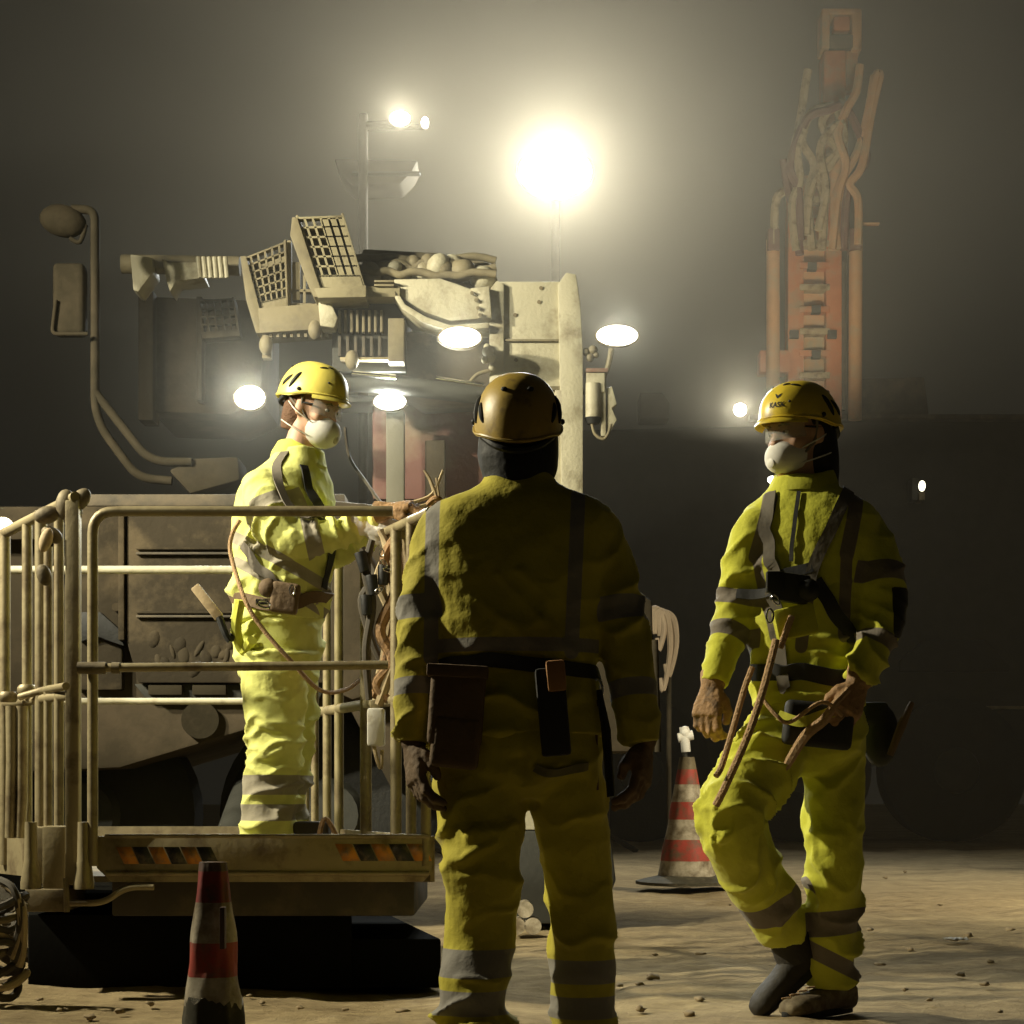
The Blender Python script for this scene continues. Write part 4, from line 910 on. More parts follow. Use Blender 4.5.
    h = MB().ball(P(922, 486, d + .1), (.045, .06, .07)).build('marker_lamp', 'marker', root)
    MB().pbox(919, 492, 925, 500, d + .3, .3).build('marker_bracket', 'steeldk', root, .01)
    MB().pbox(912, 478, 918, 500, d + .3, .3).build('marker_bracket', 'night', root, .01)
    s = spot('added_mast_light', P(806, 425, d - 4), P(824, 200, d), 480, (1, .86, .6), size=60, blend=.8, radius=.1); s.parent = lamp(806, 428, d - 3.9, .05, .03, 1, root, size=60)  # added uplight and housing, put in only to brighten the mast
    lamp(772, 480, d + .35, .06, .05, 160, root, size=140)
M['orangelt'] = mat('dusty_orange_paint', (.60, .33, .16), .7, var=.25, dirt=(.4, .33, .2), dscale=3, damt=.5)
M['marker'] = emis('marker_lens', (1, .95, .7), 3.0)
rig()

# ============================================================ light towers in the haze
def tower(lbl, d, base_px, lamps, dish=False):
    t = thing('light_tower', (P(base_px, 0, d).x, d, 0), lbl, 'light tower')
    x = P(base_px, 0, d).x; top = max(P(l[0], l[1], d).z for l in lamps)
    rail([V((x, d + .15, 0)), V((x, d + .15, top + .1))], .05, n=10).build('mast', 'hull', t)
    for l in lamps:
        c = P(l[0], l[1], d); rail([V((x, d + .15, c.z)), V((c.x, d + .12, c.z))], .03).build('cross_arm', 'hull', t)
        lamp(l[0], l[1], d, l[2], l[3], l[4], t, size=l[5] if len(l) > 5 else 160, name='floodlight', m='lamp_big' if l[2] > .2 else 'lamp')
    MB().box((x, d + .5, .35), (1.2, .8, .6)).build('generator', 'night', t, .05)
    for s in (-1, 1): rail([V((x, d + .15, .5)), V((x + s * .9, d, -.01))], .03).build('outrigger', 'hull', t)
    if dish:
        MB().prism([(334, 158), (418, 160), (412, 172), (400, 184), (352, 186), (340, 174)], d + .3, .5).build('canopy', 'hull', t, .03)
        MB().pbox(352, 171, 420, 173.5, d + .2, .1).build('canopy_rail', 'night', t, .01)
    return t
M['lamp_big'] = emis('floodlight_lens', (1, 1, .94), 22)
tower('big floodlight blazing through the haze above the central worker', 21, 556, [(555, 172, .42, .30, 1650, 170)])
tower('pair of small floodlights with a dim canopy on a mast above the boom', 19.5, 362, [(400, 119, .11, .08, 260), (425, 123, .04, .06, 20)], dish=True)

# ============================================================ loose things on the ground
def litter():
    random.seed(21)
    def gz(x, y): return -.012
    stones = [P(x, 790, d) for x, d in ()]
    spots = [(640, 985), (652, 978), (955, 940), (968, 936), (905, 872), (885, 878), (620, 986), (700, 1000), (940, 905), (990, 962), (880, 965), (250, 996), (262, 1003), (300, 1008), (120, 1012), (60, 1010), (40, 1000), (345, 1010), (730, 905), (655, 955), (905, 990), (930, 1000), (1000, 1012), (985, 985), (870, 930), (910, 950), (1010, 930), (960, 975), (402, 1012), (5, 975), (18, 985), (90, 1018), (150, 1004), (700, 955), (640, 1010), (690, 1015)]
    kinds = ['earth clod', 'small stone', 'flat stone chip']
    for i, (px, py) in enumerate(spots):
        d = CAMZ * F / (py - HOR); s = random.uniform(.008, .016) * (1.4 if i < 6 else 1)
        b = bmesh.new(); bmesh.ops.create_icosphere(b, subdivisions=2, radius=1)
        for v in b.verts: v.co *= 1 + .9 * noise.noise(v.co * 1.6 + V((i, 0, 0)))
        me = bpy.data.meshes.new('stone')
        for v in b.verts: v.co = V((v.co.x * s * random.uniform(1.3, 1.31), v.co.y * s, v.co.z * s * .55))
        b.to_mesh(me); b.free(); o = link('stone', me, M['stone'], ang=0); p = P(px, py, d); o.location = (p.x, d, s * .2); o.rotation_euler = (0, 0, random.random() * 6)
        tag(o, 'small dusty stone lying loose on the packed dirt', 'stone', 'stones scattered over the dirt')
    # crumpled scrap of paper
    d = CAMZ * F / (941 - HOR); m = MB(); g = []; n = 9
    for i in range(n):
        for j in range(5): g.append(V((P(944 + i * 3, 0, d).x, d - .02 + j * .012, .012 + .012 * noise.noise((i * .9, j * .9, 2)))))
    fs = [(i * 5 + j, i * 5 + j + 1, (i + 1) * 5 + j + 1, (i + 1) * 5 + j) for i in range(n - 1) for j in range(4)]
    k = len(g); m.add(g + [v + V((0, 0, -.003)) for v in g], fs + [tuple(x + k for x in reversed(f)) for f in fs]); tag(m.build('paper_scrap', 'white', ang=0), 'crumpled pale paper scrap on the dirt at the right', 'litter')
    # cable coil at the left edge
    t = thing('cable_coil', (P(5, 0, 6.0).x, 6.0, 0), 'tangled coil of muddy cable heaped at the left edge beside the platform', 'cable')
    for k in range(9):
        cx = P(2 + random.uniform(-4, 4), 0, 6.0).x; r = random.uniform(.05, .085); z = .03 + k * .035; pts = []
        for a in np.linspace(0, 6.283 * 1.02, 18): pts.append(V((cx + math.cos(a) * r, 5.95 + math.sin(a) * r, z + .02 * math.sin(a * 2 + k) + .012)))
        MB().tube(pts, .013, 7).build('cable_turn', ['hosedk', 'hosetan', 'hosedk', 'steeldk'][k % 4], t)
    for k in range(4): MB().tube([P(0 + k * 4, 880 + k * 4, 5.95), P(14 + k * 3, 890 + k * 6, 5.9), P(20 + k, 925 + k * 8, 5.9), P(10 + k * 3, 955 + k * 4, 5.9)], .012, 7, smooth=5).build('cable_turn', 'hosetan' if k % 2 else 'hosedk', t)
    # pale rolls between the central worker's legs, far behind
    for i, (px, py, r) in enumerate(((519, 909, .028), (529, 903, .030), (520, 919, .022))):
        d = 9.35; c = V((P(px, 0, d).x, d - .1 * (i == 2), CAMZ + (HOR - py) * d / F)); c.z = max(c.z, r)
    for i, (px, zc) in enumerate(((517, .032), (533, .032), (525, .110))):
        d = 8.9; r = .040; x = P(px, 0, d).x
        o = MB().lathe([(.012, 0), (r, 0), (r, .12), (.012, .12)], (x, d, zc), 18, 'y').build('tape_roll', 'cone_white'); tag(o, ['white roll lying on the dirt, left one under the top roll by the column foot', 'white roll lying on the dirt, right one under the top roll by the column foot', 'white roll lying on the dirt, topmost of three by the column foot'][i], 'roll', 'white rolls by the column foot')
    # hoses lying on the ground right of centre
    for lab, r, mt in (('dark hose lying on the dirt behind the standing central worker', [(575, 812), (610, 818), (650, 826), (684, 838)], 'steeldk'), ('pale hose lying on the dirt beside the darker one', [(600, 803), (632, 810), (664, 822), (668, 832)], 'hosetan')):
        pts = [];
        for x, y in r: d = (CAMZ) * F / (y - HOR) ; pts.append(V((P(x, 0, min(d, 30)).x, min(d, 30), .04)))
        tag(MB().tube(pts, .05, 7, smooth=6).build('ground_hose', mt), lab, 'hose')
litter()
PLAT_Z = .385
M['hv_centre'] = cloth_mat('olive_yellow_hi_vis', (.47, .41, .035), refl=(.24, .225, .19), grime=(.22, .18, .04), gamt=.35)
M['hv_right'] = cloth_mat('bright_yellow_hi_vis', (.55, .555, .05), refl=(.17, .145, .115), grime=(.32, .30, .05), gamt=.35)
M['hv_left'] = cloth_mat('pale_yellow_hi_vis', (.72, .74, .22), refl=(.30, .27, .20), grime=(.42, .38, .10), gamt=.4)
def worker_cloth(root, J, rings, legs, sleeves, hv, bands, seed, trouser_rings, jf, tf, dark=None, creases=(), tcreases=(), vox=.0075):
    """jacket and trousers as two fused cloth surfaces"""
    Z = Vector((0, 0, 1))
    jb = MB(); loft(jb, rings, 34, 2.35)
    for pts, rs in sleeves:
        limb(jb, pts[:2] , [rs[0], rs[0] * .98], n=24); tubecut(jb, pts, rs, .95)
    # collar
    jm = fuse(jb, vox, 3, 'hi_vis_jacket'); folds(jm, jf, seed, .0035)
    if creases: crease(jm, creases)
    tb = MB(); loft(tb, trouser_rings, 30, 2.3)
    for pts, rs in legs: tubecut(tb, pts, rs, 1.0, n=26)
    tm = fuse(tb, vox, 3, 'hi_vis_trousers'); folds(tm, tf, seed + 5, .004)
    if tcreases: crease(tm, tcreases)
    for me, key in ((jm, 'j'), (tm, 't')):
        v = getv(me); r = np.full(len(v), -1.0); dk = np.full(len(v), -1.0)
        for kind, fn in bands:
            if kind[0] != key: continue
            val = fn(v)
            if kind[1] == 'r': r = np.maximum(r, val)
            else: dk = np.maximum(dk, val)
        attr(me, 'refl', r); attr(me, 'dark', dk)
    jo = link('hi_vis_jacket', jm, M[hv], root, ang=0); to = link('hi_vis_trousers', tm, M[hv], root, ang=0)
    return jo, to, bvh(jm), bvh(tm)
def alongband(a, b, t0, hw, rad):
    """ring band round a limb from a to b at fraction t0, half width hw metres, only within rad of the axis"""
    a = np.array(a); b = np.array(b)
    def f(v):
        d, t, L = seg_t(v, a, b); return np.minimum(hw - np.abs(t - t0) * L, rad - np.maximum(d, 0))
    return f
def zband(z0, hw, x0, x1, slope=0.0):
    return lambda v: np.minimum(hw - np.abs(v[:, 2] - z0 - slope * (v[:, 0] - (x0 + x1) / 2)), np.minimum(v[:, 0] - x0, x1 - v[:, 0]))
def lineband(a, b, hw, side=0, y0=None):
    """stripe in the picture-facing plane between a and b; side -1 keeps the near half, +1 the far half (y against y0)"""
    a = np.array(a)[[0, 2]]; b = np.array(b)[[0, 2]]
    def f(v):
        p = v[:, [0, 2]]; d = b - a; L = np.linalg.norm(d); t = (p - a) @ d / L ** 2
        q = a + np.clip(t, 0, 1)[:, None] * d; r = hw - np.linalg.norm(p - q, axis=1)
        if side: r = np.minimum(r, side * (v[:, 1] - y0))
        return r
    return f
def rr(px, py, d, hw, rf, yaw, dy=0.0):
    """torso ring: centre pixel, half width in pixels, front radius in metres, yaw of the figure"""
    c = P(px, py, d + dy); s = Vector((math.cos(R(yaw)), math.sin(R(yaw)), 0)); f = Vector((-math.sin(R(yaw)), math.cos(R(yaw)), 0))
    return (c, s, f, hw * d / F, rf)

# ============================================================ worker seen from behind, centre
def worker_centre():
    d = 4.81; p = lambda x, y, dd=0: P(x, y, d + dd) 
    root = thing('person', (p(520, 900).x, d, 0), 'worker seen from behind in olive-lit yellow work suit, brown helmet and black hood, centre foreground', 'person', 'workers in hi-vis suits')
    J = dict(neck=p(519, 482), shL=p(440, 528), shR=p(598, 528), elL=p(418, 640, -.02), elR=p(634, 640, -.02), wrL=p(414, 742, -.06), wrR=p(643, 742, -.04),
             haL=p(416, 778, -.07), haR=p(643, 778, -.05), hipL=p(484, 745), hipR=p(560, 745), knL=p(482, 885, -.03), knR=p(577, 885, .04),
             anL=p(474, 1022, -.08), anR=p(583, 1022, .06), toL=p(474, 1050, .12), toR=p(585, 1046, .25))
    Mh = frame((0.02, 1, .10), (0, -.10, 1), p(518, 436)); 
    Ms = Mh.copy()
    bm_ = body_mesh(J, Mh); b = link('body', bm_, M['skin'], root, ang=0)
    rings = [rr(519, 473, d, 33, .080, 0), rr(519, 484, d, 38, .088, 0), rr(519, 492, d, 52, .098, 0), rr(519, 502, d, 80, .112, 0), rr(519, 516, d, 97, .125, 0), rr(519, 535, d, 100, .135, 0), rr(518, 570, d, 97, .142, 0), rr(517, 610, d, 89, .14, 0), rr(517, 648, d, 83, .135, 0),
             rr(517, 664, d, 79, .128, 0), rr(517, 690, d, 84, .135, 0), rr(517, 736, d, 90, .145, 0)]
    sleeves = [([p(447, 530), p(431, 585), p(421, 645, -.02), p(416, 700, -.05), p(415, 744, -.06)], [.074, .076, .071, .066, .060, .056, .050]),
               ([p(592, 530), p(610, 585), p(625, 645, -.02), p(634, 700, -.04), p(641, 744, -.05)], [.074, .077, .072, .068, .060, .056, .050])]
    tr = [rr(517, 682, d, 78, .125, 0), rr(517, 720, d, 84, .135, 0), rr(518, 750, d, 86, .140, 0), rr(518, 775, d, 84, .135, 0), rr(519, 800, d, 40, .09, 0)]
    legs = [([p(478, 752), p(480, 800, -.01), p(482, 870, -.04), p(480, 935, -.02), p(474, 990, -.06), p(472, 1038, -.08)], [.110, .119, .106, .094, .088, .090, .092]),
            ([p(562, 752), p(568, 800, .01), p(577, 870, .06), p(582, 935, .05), p(583, 990, .06), p(583, 1038, .06)], [.102, .100, .093, .088, .084, .083, .086])]
    jf = [(p(518, 490), p(518, 740), 7, [0, .001, .003, .006, .008, .006], 1.2), (p(436, 525), p(416, 645), 10, [.001, .003, .005, .008], 1.6), (p(416, 645), p(414, 744), 11, [.005, .003, .006], 2), (p(602, 525), p(632, 645), 10, [.001, .003, .005, .008], 1.6), (p(632, 645), p(643, 744), 13, [.008, .005, .008], 1.5)]
    tf = [(p(518, 680), p(518, 775), 6, [.003, .005], .5), (p(478, 752), p(482, 880, -.04), 8, [.008, .007, .012], 1.3), (p(482, 880, -.04), p(472, 1040, -.08), 10, [.010, .006, .015, .020], 1), (p(564, 752), p(577, 880, .06), 8, [.007, .007, .013], 1.3), (p(577, 880, .06), p(583, 1040, .06), 9, [.010, .006, .010, .018], 1)]
    X = lambda x: p(x, 0).x; Z = lambda y: p(0, y).z
    bands = [('jr', lineband(p(434, 500), p(432, 660), .018)), ('jr', lineband(p(577, 500), p(570, 655), .018)), ('jr', zband(Z(648), .017, X(434), X(598))),
             ('jr', alongband(p(418, 590), p(416, 650, -.02), .35, .030, .1)), ('jr', alongband(p(622, 590), p(632, 650, -.02), .35, .030, .1)),
             ('jr', alongband(p(414, 650), p(414, 744, -.05), .45, .022, .1)), ('jr', alongband(p(634, 650), p(643, 744, -.05), .45, .022, .1)),
             ('tr', lambda v: np.minimum(.034 - np.abs(v[:, 2] - Z(960)), X(530) - v[:, 0])), ('tr', lambda v: np.minimum(.030 - np.abs(v[:, 2] - Z(998)), X(530) - v[:, 0])),
             ('tr', lambda v: np.minimum(.030 - np.abs(v[:, 2] - Z(972)), v[:, 0] - X(530))), ('tr', lambda v: np.minimum(.028 - np.abs(v[:, 2] - Z(1008)), v[:, 0] - X(530)))]
    y0 = -.14
    cr = [(p(498, 575, y0), p(560, 640, y0), .012, .008), (p(520, 570, y0), p(575, 625, y0), .010, .007), (p(478, 600, y0), p(535, 645, y0), .010, .006), (p(517, 735, y0), p(517, 668, y0), .008, -.004)]
    tc = [(p(520, 760, y0), p(540, 850, y0), .018, -.018), (p(450, 845, y0), p(515, 800, y0), .011, .010), (p(455, 860, y0), p(522, 832, y0), .011, .010), (p(545, 790), p(590, 900), .012, .010), (p(548, 830, y0), p(600, 880, y0), .010, .009),
          (p(448, 945, y0), p(512, 935, y0), .010, .012), (p(445, 975, y0), p(508, 985, y0), .009, .012), (p(550, 770, y0), p(598, 770, y0), .006, .004)]
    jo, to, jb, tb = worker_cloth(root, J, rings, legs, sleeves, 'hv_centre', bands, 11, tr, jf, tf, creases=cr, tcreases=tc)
    # stand-up collar
    n = 30; vs = []; zz = ((478, 33, .078), (462, 31, .074), (462, 28, .066), (478, 29, .066))
    for y, rx, rf in zz:
        for i in range(n):
            a = 2 * math.pi * i / n; vs.append(p(519, y - 4 * math.sin(a)) + Vector((math.cos(a) * rx * d / F * 1.12, math.sin(a) * rf, 0)))
    fs = [(j * n + i, j * n + (i + 1) % n, ((j + 1) % 4) * n + (i + 1) % n, ((j + 1) % 4) * n + i) for j in range(4) for i in range(n)]
    # hood under the helmet
    hb = MB(); q = Mh.to_3x3(); T = lambda x, y, z: Mh @ Vector((x, y, z)); Xh, Yh = q @ Vector((1, 0, 0)), q @ Vector((0, 1, 0))
    loft(hb, [(T(0, y, z), Xh, Yh, rx, ry) for z, y, rx, ry in ((-.135, -.02, .080, .085), (-.11, -.012, .090, .092), (-.08, -.008, .099, .098), (-.05, -.004, .103, .100), (-.02, 0, .102, .103), (.02, 0, .097, .105), (.05, 0, .085, .098))], 30)
    hm = fuse(hb, .006, 2, 'hood'); v = getv(hm); setv(hm, v + getn(hm) * (.004 * vnoise(v * 22, 2))[:, None]); link('hood', hm, M['black'], root, ang=0)
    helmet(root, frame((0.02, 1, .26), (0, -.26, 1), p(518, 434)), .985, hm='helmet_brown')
    for s, wr, ha in (('L', J['wrL'], p(417, 790, -.10)), ('R', J['wrR'], p(641, 792, -.09))):
        up = Vector((-.9, -.4, 0)) if s == 'L' else Vector((.9, -.4, 0))
        g = hand_mesh(frame(ha - wr, up, wr + (ha - wr) * .12), 1 if s == 'R' else -1, (28, 32, 38, 45), cuff=.055, fat=1.12)
        g2 = link('work_glove', g, M['pouch'] if s == 'L' else M['glovedk'], root, ang=0)
    for s in 'LR':
        m, sb = boot_mesh(p(474, 1036, -.06) if s == 'L' else p(584, 1036, .06), p(472, 1050, .15) if s == 'L' else p(588, 1050, .3)); o = link('work_boot', m, M['boot'], root, ang=0); sb.build('boot_sole', 'rubber', o, .003)
    # belt, pouches
    fr = -.15
    bl = [p(432, 668, .02), p(460, 662, -.13), p(517, 662, -.16), p(575, 668, -.13), p(600, 676, .02)]
    strap('tool_belt', bl, .036, M['strapblk'], root, [jb], .005, .003)
    pb = MB(); pb.box(p(553, 712, -.185), (.072, .045, .215), Matrix.Rotation(R(-5), 3, 'Y')); po = pb.build('radio_pouch', 'pouchblk', root, .010)
    MB().box(p(556, 676, -.195), (.046, .05, .075), Matrix.Rotation(R(-5), 3, 'Y')).build('pouch_flap', 'haz_flap', po, .008)
    pb = MB(); pb.box(p(457, 706, -.12), (.135, .10, .20), Matrix.Rotation(R(4), 3, 'Y')); pb.box(p(456, 742, -.13), (.120, .085, .13), Matrix.Rotation(R(6), 3, 'Y')); tp = pb.build('tool_pouch', 'pouch', root, .018, 3)
    MB().box(p(458, 672, -.14), (.15, .11, .030), Matrix.Rotation(R(3), 3, 'Y')).build('pouch_flap', 'pouch', tp, .006)
    carabiner('snap_hook', p(598, 688, -.05), .022, root, tilt=.2)
    hb = MB().tube([p(599, 690, -.08), p(606, 730, -.09), p(611, 797, -.10)], [.007, .012, .010], 8); hb.build('hammer_handle', 'black', root)
    MB().tube([p(597, 790, -.05), p(596, 740, -.06), p(597, 700, -.06)], .005, 6, smooth=4).build('side_cord', 'pouch', root)
    # pocket seams on the seat
    for a in ([p(430 + 105, 768, -.15), p(560, 778, -.15), p(592, 768, -.12)],):
        strap('pocket_flap', a, .022, M['hv_centre'], to, [tb], .003, .001)
    return root
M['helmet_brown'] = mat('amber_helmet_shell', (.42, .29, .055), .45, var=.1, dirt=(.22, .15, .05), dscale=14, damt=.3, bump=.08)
M['glovedk'] = mat('dark_work_glove', (.16, .10, .05), .8, var=.3, bump=.5)
M['haz_flap'] = mat('orange_flap', (.34, .17, .06), .7, var=.3)

# ============================================================ worker walking, right
def worker_right():
    d = 5.67; p = lambda x, y, dd=0: P(x, y, d + dd); sc = F / d
    root = thing('person', (p(815, 0).x, d, 0), 'worker with dust mask and harness walking left across the dirt, right of the others', 'person', 'workers in hi-vis suits')
    yaw = 153     # side direction of rings (figure faces the camera's left)
    J = dict(neck=p(803, 485), shR=p(752, 530, -.02), shL=p(862, 530, .04), elR=p(732, 620, .0), elL=p(884, 612, -.10), wrR=p(713, 684, -.08), wrL=p(858, 682, -.18),
             haR=p(706, 715, -.1), haL=p(846, 712, -.18), hipR=p(785, 728, -.02), hipL=p(834, 728, .03), knR=p(724, 818, -.24), knL=p(836, 855, -.03),
             anR=p(794, 946, .03), anL=p(830, 992, .06), toR=p(748, 996, -.10), toL=p(792, 1006, -.12))
    Mh = frame((-.80, -.56, -.14), (-.10, -.05, 1), p(800, 434)); b = link('body', body_mesh(J, Mh), M['skin'], root, ang=0)
    Y = -yaw + 180
    Y = -16
    def r_(x, y, hw, rf, dy=0): return rr(x, y, d, hw, rf, Y, dy)
    rings = [r_(802, 478, 30, .082), r_(803, 488, 35, .088), r_(806, 497, 46, .098), r_(808, 507, 62, .112), r_(809, 520, 70, .128), r_(809, 545, 70, .140), r_(808, 580, 66, .142), r_(806, 620, 60, .136), r_(806, 655, 56, .130), r_(807, 680, 55, .130), r_(808, 706, 57, .138)]
    sleeves = [([p(758, 528, -.02), p(744, 565, -.01), p(734, 618, 0), p(722, 655, -.05), p(714, 684, -.08)], [.066, .070, .064, .060, .054, .050, .044]),
               ([p(858, 528, .0), p(876, 570, -.06), p(884, 614, -.10), p(872, 650, -.15), p(860, 680, -.18)], [.074, .082, .078, .068, .060, .055, .048])]
    tr = [r_(808, 682, 52, .125), r_(808, 705, 54, .132), r_(809, 730, 56, .14), r_(810, 752, 54, .13), r_(812, 774, 30, .09)]
    legs = [([p(784, 735, -.02), p(760, 770, -.12), p(731, 812, -.22), p(745, 860, -.14), p(768, 900, -.04), p(785, 934, .02)], [.108, .108, .100, .098, .098, .094, .086, .076]),
            ([p(834, 735, .03), p(833, 790, .01), p(834, 850, -.02), p(833, 910, .01), p(830, 955, .04), p(829, 984, .06)], [.100, .094, .088, .086, .083, .078, .074])]
    jf = [(p(808, 490), p(808, 710), 7, [.0, .001, .004, .008, .010], 1.4), (p(755, 525), p(733, 620), 12, [.001, .004, .006, .009], 1.6), (p(733, 620), p(714, 684, -.08), 15, [.009, .007, .009], 1.5), (p(862, 525), p(884, 614, -.1), 11, [.002, .006, .007, .010], 1.7), (p(884, 614, -.1), p(860, 680, -.18), 15, [.009, .008, .010], 1.5)]
    tf = [(p(808, 680), p(808, 750), 8, [.003, .006], .5), (p(784, 735), p(727, 815, -.24), 11, [.012, .014, .016], 1.8), (p(727, 815, -.24), p(785, 934, .02), 8, [.010, .008, .010, .010], 1.2), (p(834, 735), p(835, 852, -.03), 8, [.009, .009, .012], 1.8), (p(835, 852, -.03), p(829, 984, .06), 8, [.011, .009, .012, .015], 1.5)]
    Z = lambda y: p(0, y).z; X = lambda x: p(x, 0).x
    bands = [('jr', alongband(p(744, 560), p(733, 622), .62, .022, .11)), ('jr', alongband(p(733, 622), p(714, 684, -.08), .22, .024, .1)),
             ('jr', alongband(p(872, 545, -.03), p(884, 612, -.1), .52, .030, .11)), ('jr', alongband(p(884, 614, -.1), p(860, 680, -.18), .45, .020, .1)),
             ('jr', lineband(p(768, 500), p(752, 560), .020, -1, d + .02)), ('jr', lineband(p(752, 560), p(770, 640), .012, -1, d)), ('jr', lineband(p(852, 495), p(838, 560), .022, -1, d + .05)), ('jr', lineband(p(838, 560), p(836, 640), .018, -1, d + .05)),
             ('jr', lineband(p(800, 605), p(795, 650), .018, -1, d)),
             ('jd', lambda v: np.minimum(np.minimum(.075 - np.abs(v[:, 2] - Z(617)), v[:, 0] - X(882)), v[:, 1] - d + .20)),
             ('tr', lambda v: np.minimum(.038 - np.abs(v[:, 2] - Z(922) - .1 * (v[:, 0] - X(832))), v[:, 0] - X(803))), ('tr', lambda v: np.minimum(.026 - np.abs(v[:, 2] - Z(960) + .5 * (v[:, 0] - X(832))), v[:, 0] - X(806))),
             ('tr', alongband(p(745, 860, -.14), p(785, 934, .02), .55, .040, .14))]
    y0 = -.14
    tc = [(p(715, 845, -.3), p(765, 805, -.2), .012, .014), (p(712, 810, -.3), p(765, 780, -.2), .010, .012), (p(735, 760, -.2), p(760, 735, -.2), .010, .010), (p(725, 835, -.3), p(768, 822, -.2), .010, .012),
          (p(812, 760, y0), p(845, 800, y0), .012, .012), (p(812, 840, y0), p(840, 905, y0), .014, .014), (p(815, 780, y0), p(820, 870, y0), .010, .010), (p(845, 860, y0), p(835, 900, y0), .010, -.012), (p(808, 975, y0), p(850, 985, y0), .010, .008)]
    jc = [(p(862, 510, -.05), p(850, 570, -.05), .010, .010), (p(880, 525, -.05), p(860, 585, -.05), .010, .009), (p(866, 572, -.05), p(900, 560, -.05), .010, .008), (p(808, 495, y0), p(788, 555, y0), .004, -.006)]
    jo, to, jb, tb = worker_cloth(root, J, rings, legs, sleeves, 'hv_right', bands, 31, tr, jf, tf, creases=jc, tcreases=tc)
    # collar
    cb = MB(); q = Matrix.Rotation(R(Y), 3, 'Z')
    vs = []; n = 30
    for (yy, k) in ((494, 1.10), (482, 1.0), (472, .90), (472, .80), (484, .85)):
        for i in range(n):
            a = 2 * math.pi * i / n; low = 8 * max(0, math.cos(a + R(105) + math.pi * 0)) if yy < 480 else 0
            vs.append(p(804, yy + low) + q @ Vector((math.cos(a) * .100 * k, math.sin(a) * .092 * k, 0)))
    cb.add(vs, [(j * n + i, j * n + (i + 1) % n, ((j + 1) % 5) * n + (i + 1) % n, ((j + 1) % 5) * n + i) for j in range(5) for i in range(n)])
    co = cb.build('jacket_collar', 'hvplain_right', root, ang=60)
    strap('jacket_zip', [p(798, 487, -.12), p(794, 520, -.14), p(788, 560, -.16)], .012, M['strapblk'], root, [jb], .003)
    hood = MB(); q3 = Mh.to_3x3(); T = lambda x, y, z: Mh @ Vector((x, y, z)); Xh, Yh = q3 @ Vector((1, 0, 0)), q3 @ Vector((0, 1, 0))
    loft(hood, [(T(0, y, z), Xh, Yh, rx, ry) for z, y, rx, ry in ((-.16, -.03, .075, .075), (-.12, -.035, .080, .078), (-.07, -.04, .084, .075), (-.02, -.035, .086, .078), (.03, -.02, .084, .085), (.06, -.01, .080, .09))], 26)
    link('balaclava', fuse(hood, .006, 2, 'balaclava'), M['black'], root, ang=0)
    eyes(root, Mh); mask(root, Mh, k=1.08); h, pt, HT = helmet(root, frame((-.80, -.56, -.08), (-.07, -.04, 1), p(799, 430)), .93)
    # bird mark and lettering on the left-front of the shell (thin, following it)
    for shp in ('bird', 'text'):
        a0 = R(90 + 20); mb = MB()
        if shp == 'bird':
            pts2 = [(-.016, .010), (-.006, .006), (0, .001), (.006, .006), (.016, .010), (.009, -.002), (.002, -.010), (-.001, -.010), (-.008, -.002)]; tt = .36
            bmx = bmesh.new(); vs2 = [bmx.verts.new((x, z, 0)) for x, z in pts2]; bmx.faces.new(vs2); bmesh.ops.triangulate(bmx, faces=bmx.faces); tris = bmx
        else:
            cu = bpy.data.curves.new('t', 'FONT'); cu.body = 'KASK'; cu.size = .024; cu.align_x = 'CENTER'; cu.extrude = 0; cu.offset = .0006; o = bpy.data.objects.new('t', cu); COL.objects.link(o)
            me = bpy.data.meshes.new_from_object(o.evaluated_get(bpy.context.evaluated_depsgraph_get())); bpy.data.objects.remove(o); tris = bmesh.new(); tris.from_mesh(me); tt = .16
        vs2 = []; 
        for v in tris.verts:
            a = a0 + v.co.x / .125; u = tt + v.co.y / .20; vs2.append(HT(*(pt(a, u) * 1.006)))
        mb.add(vs2, [tuple(w.index for w in f.verts) for f in (tris.verts.index_update(), tris.faces)[1]]); mb.build('helmet_marking', 'black', h, ang=0)
    # gloves
    for s, wr, ha, sd in (('R', J['wrR'], p(705, 722, -.12), -1), ('L', J['wrL'], p(845, 716, -.22), 1)):
        up = Vector((-.55, -.85, .0)) if s == 'R' else Vector((.35, -.93, 0))
        g = hand_mesh(frame(ha - wr, up, wr + (ha - wr) * .12), sd if s == 'R' else sd, (48, 52, 56, 60), cuff=.05, fat=1.1)
        link('work_glove', g, M['leather'], root, ang=0)
    # boots
    m, sb = boot_mesh(p(794, 944, .03), p(742, 986, -.01), up=Vector((-.62, -.12, .77)).normalized(), shaft=.10, s=1.1); o = link('work_boot', m, M['bootblk'], root, ang=0); sb.build('boot_sole', 'rubber', o, .003)
    m, sb = boot_mesh(p(833, 983, .05), p(792, 1003, -.06), shaft=.10, s=1.0); o = link('work_boot', m, M['boot'], root, ang=0); sb.build('boot_sole', 'rubber', o, .003)
    MB().tube([p(780, 915, .02), p(788, 935, .02), p(797, 958, .035)], [.052, .062, .064], 16).build('boot_gaiter', 'bootblk', root)
    la = MB(); 
    for k in range(4): la.tube([p(815 - 8 * k, 987 + 3.5 * k, -.06 - .012 * k), p(806 - 8 * k, 988 + 3.5 * k, -.09 - .012 * k)], .003, 5)
    la.build('boot_lace', 'rope', o)
    # harness
    B2 = [jb]; G = M['strapblk']; W_ = M['strapgrey']
    strap('harness_strap', [p(772, 494, -.05), p(764, 520, -.12), p(762, 560, -.16), p(768, 590, -.18), p(770, 640, -.17), p(782, 700, -.16)], .036, W_, root, B2)
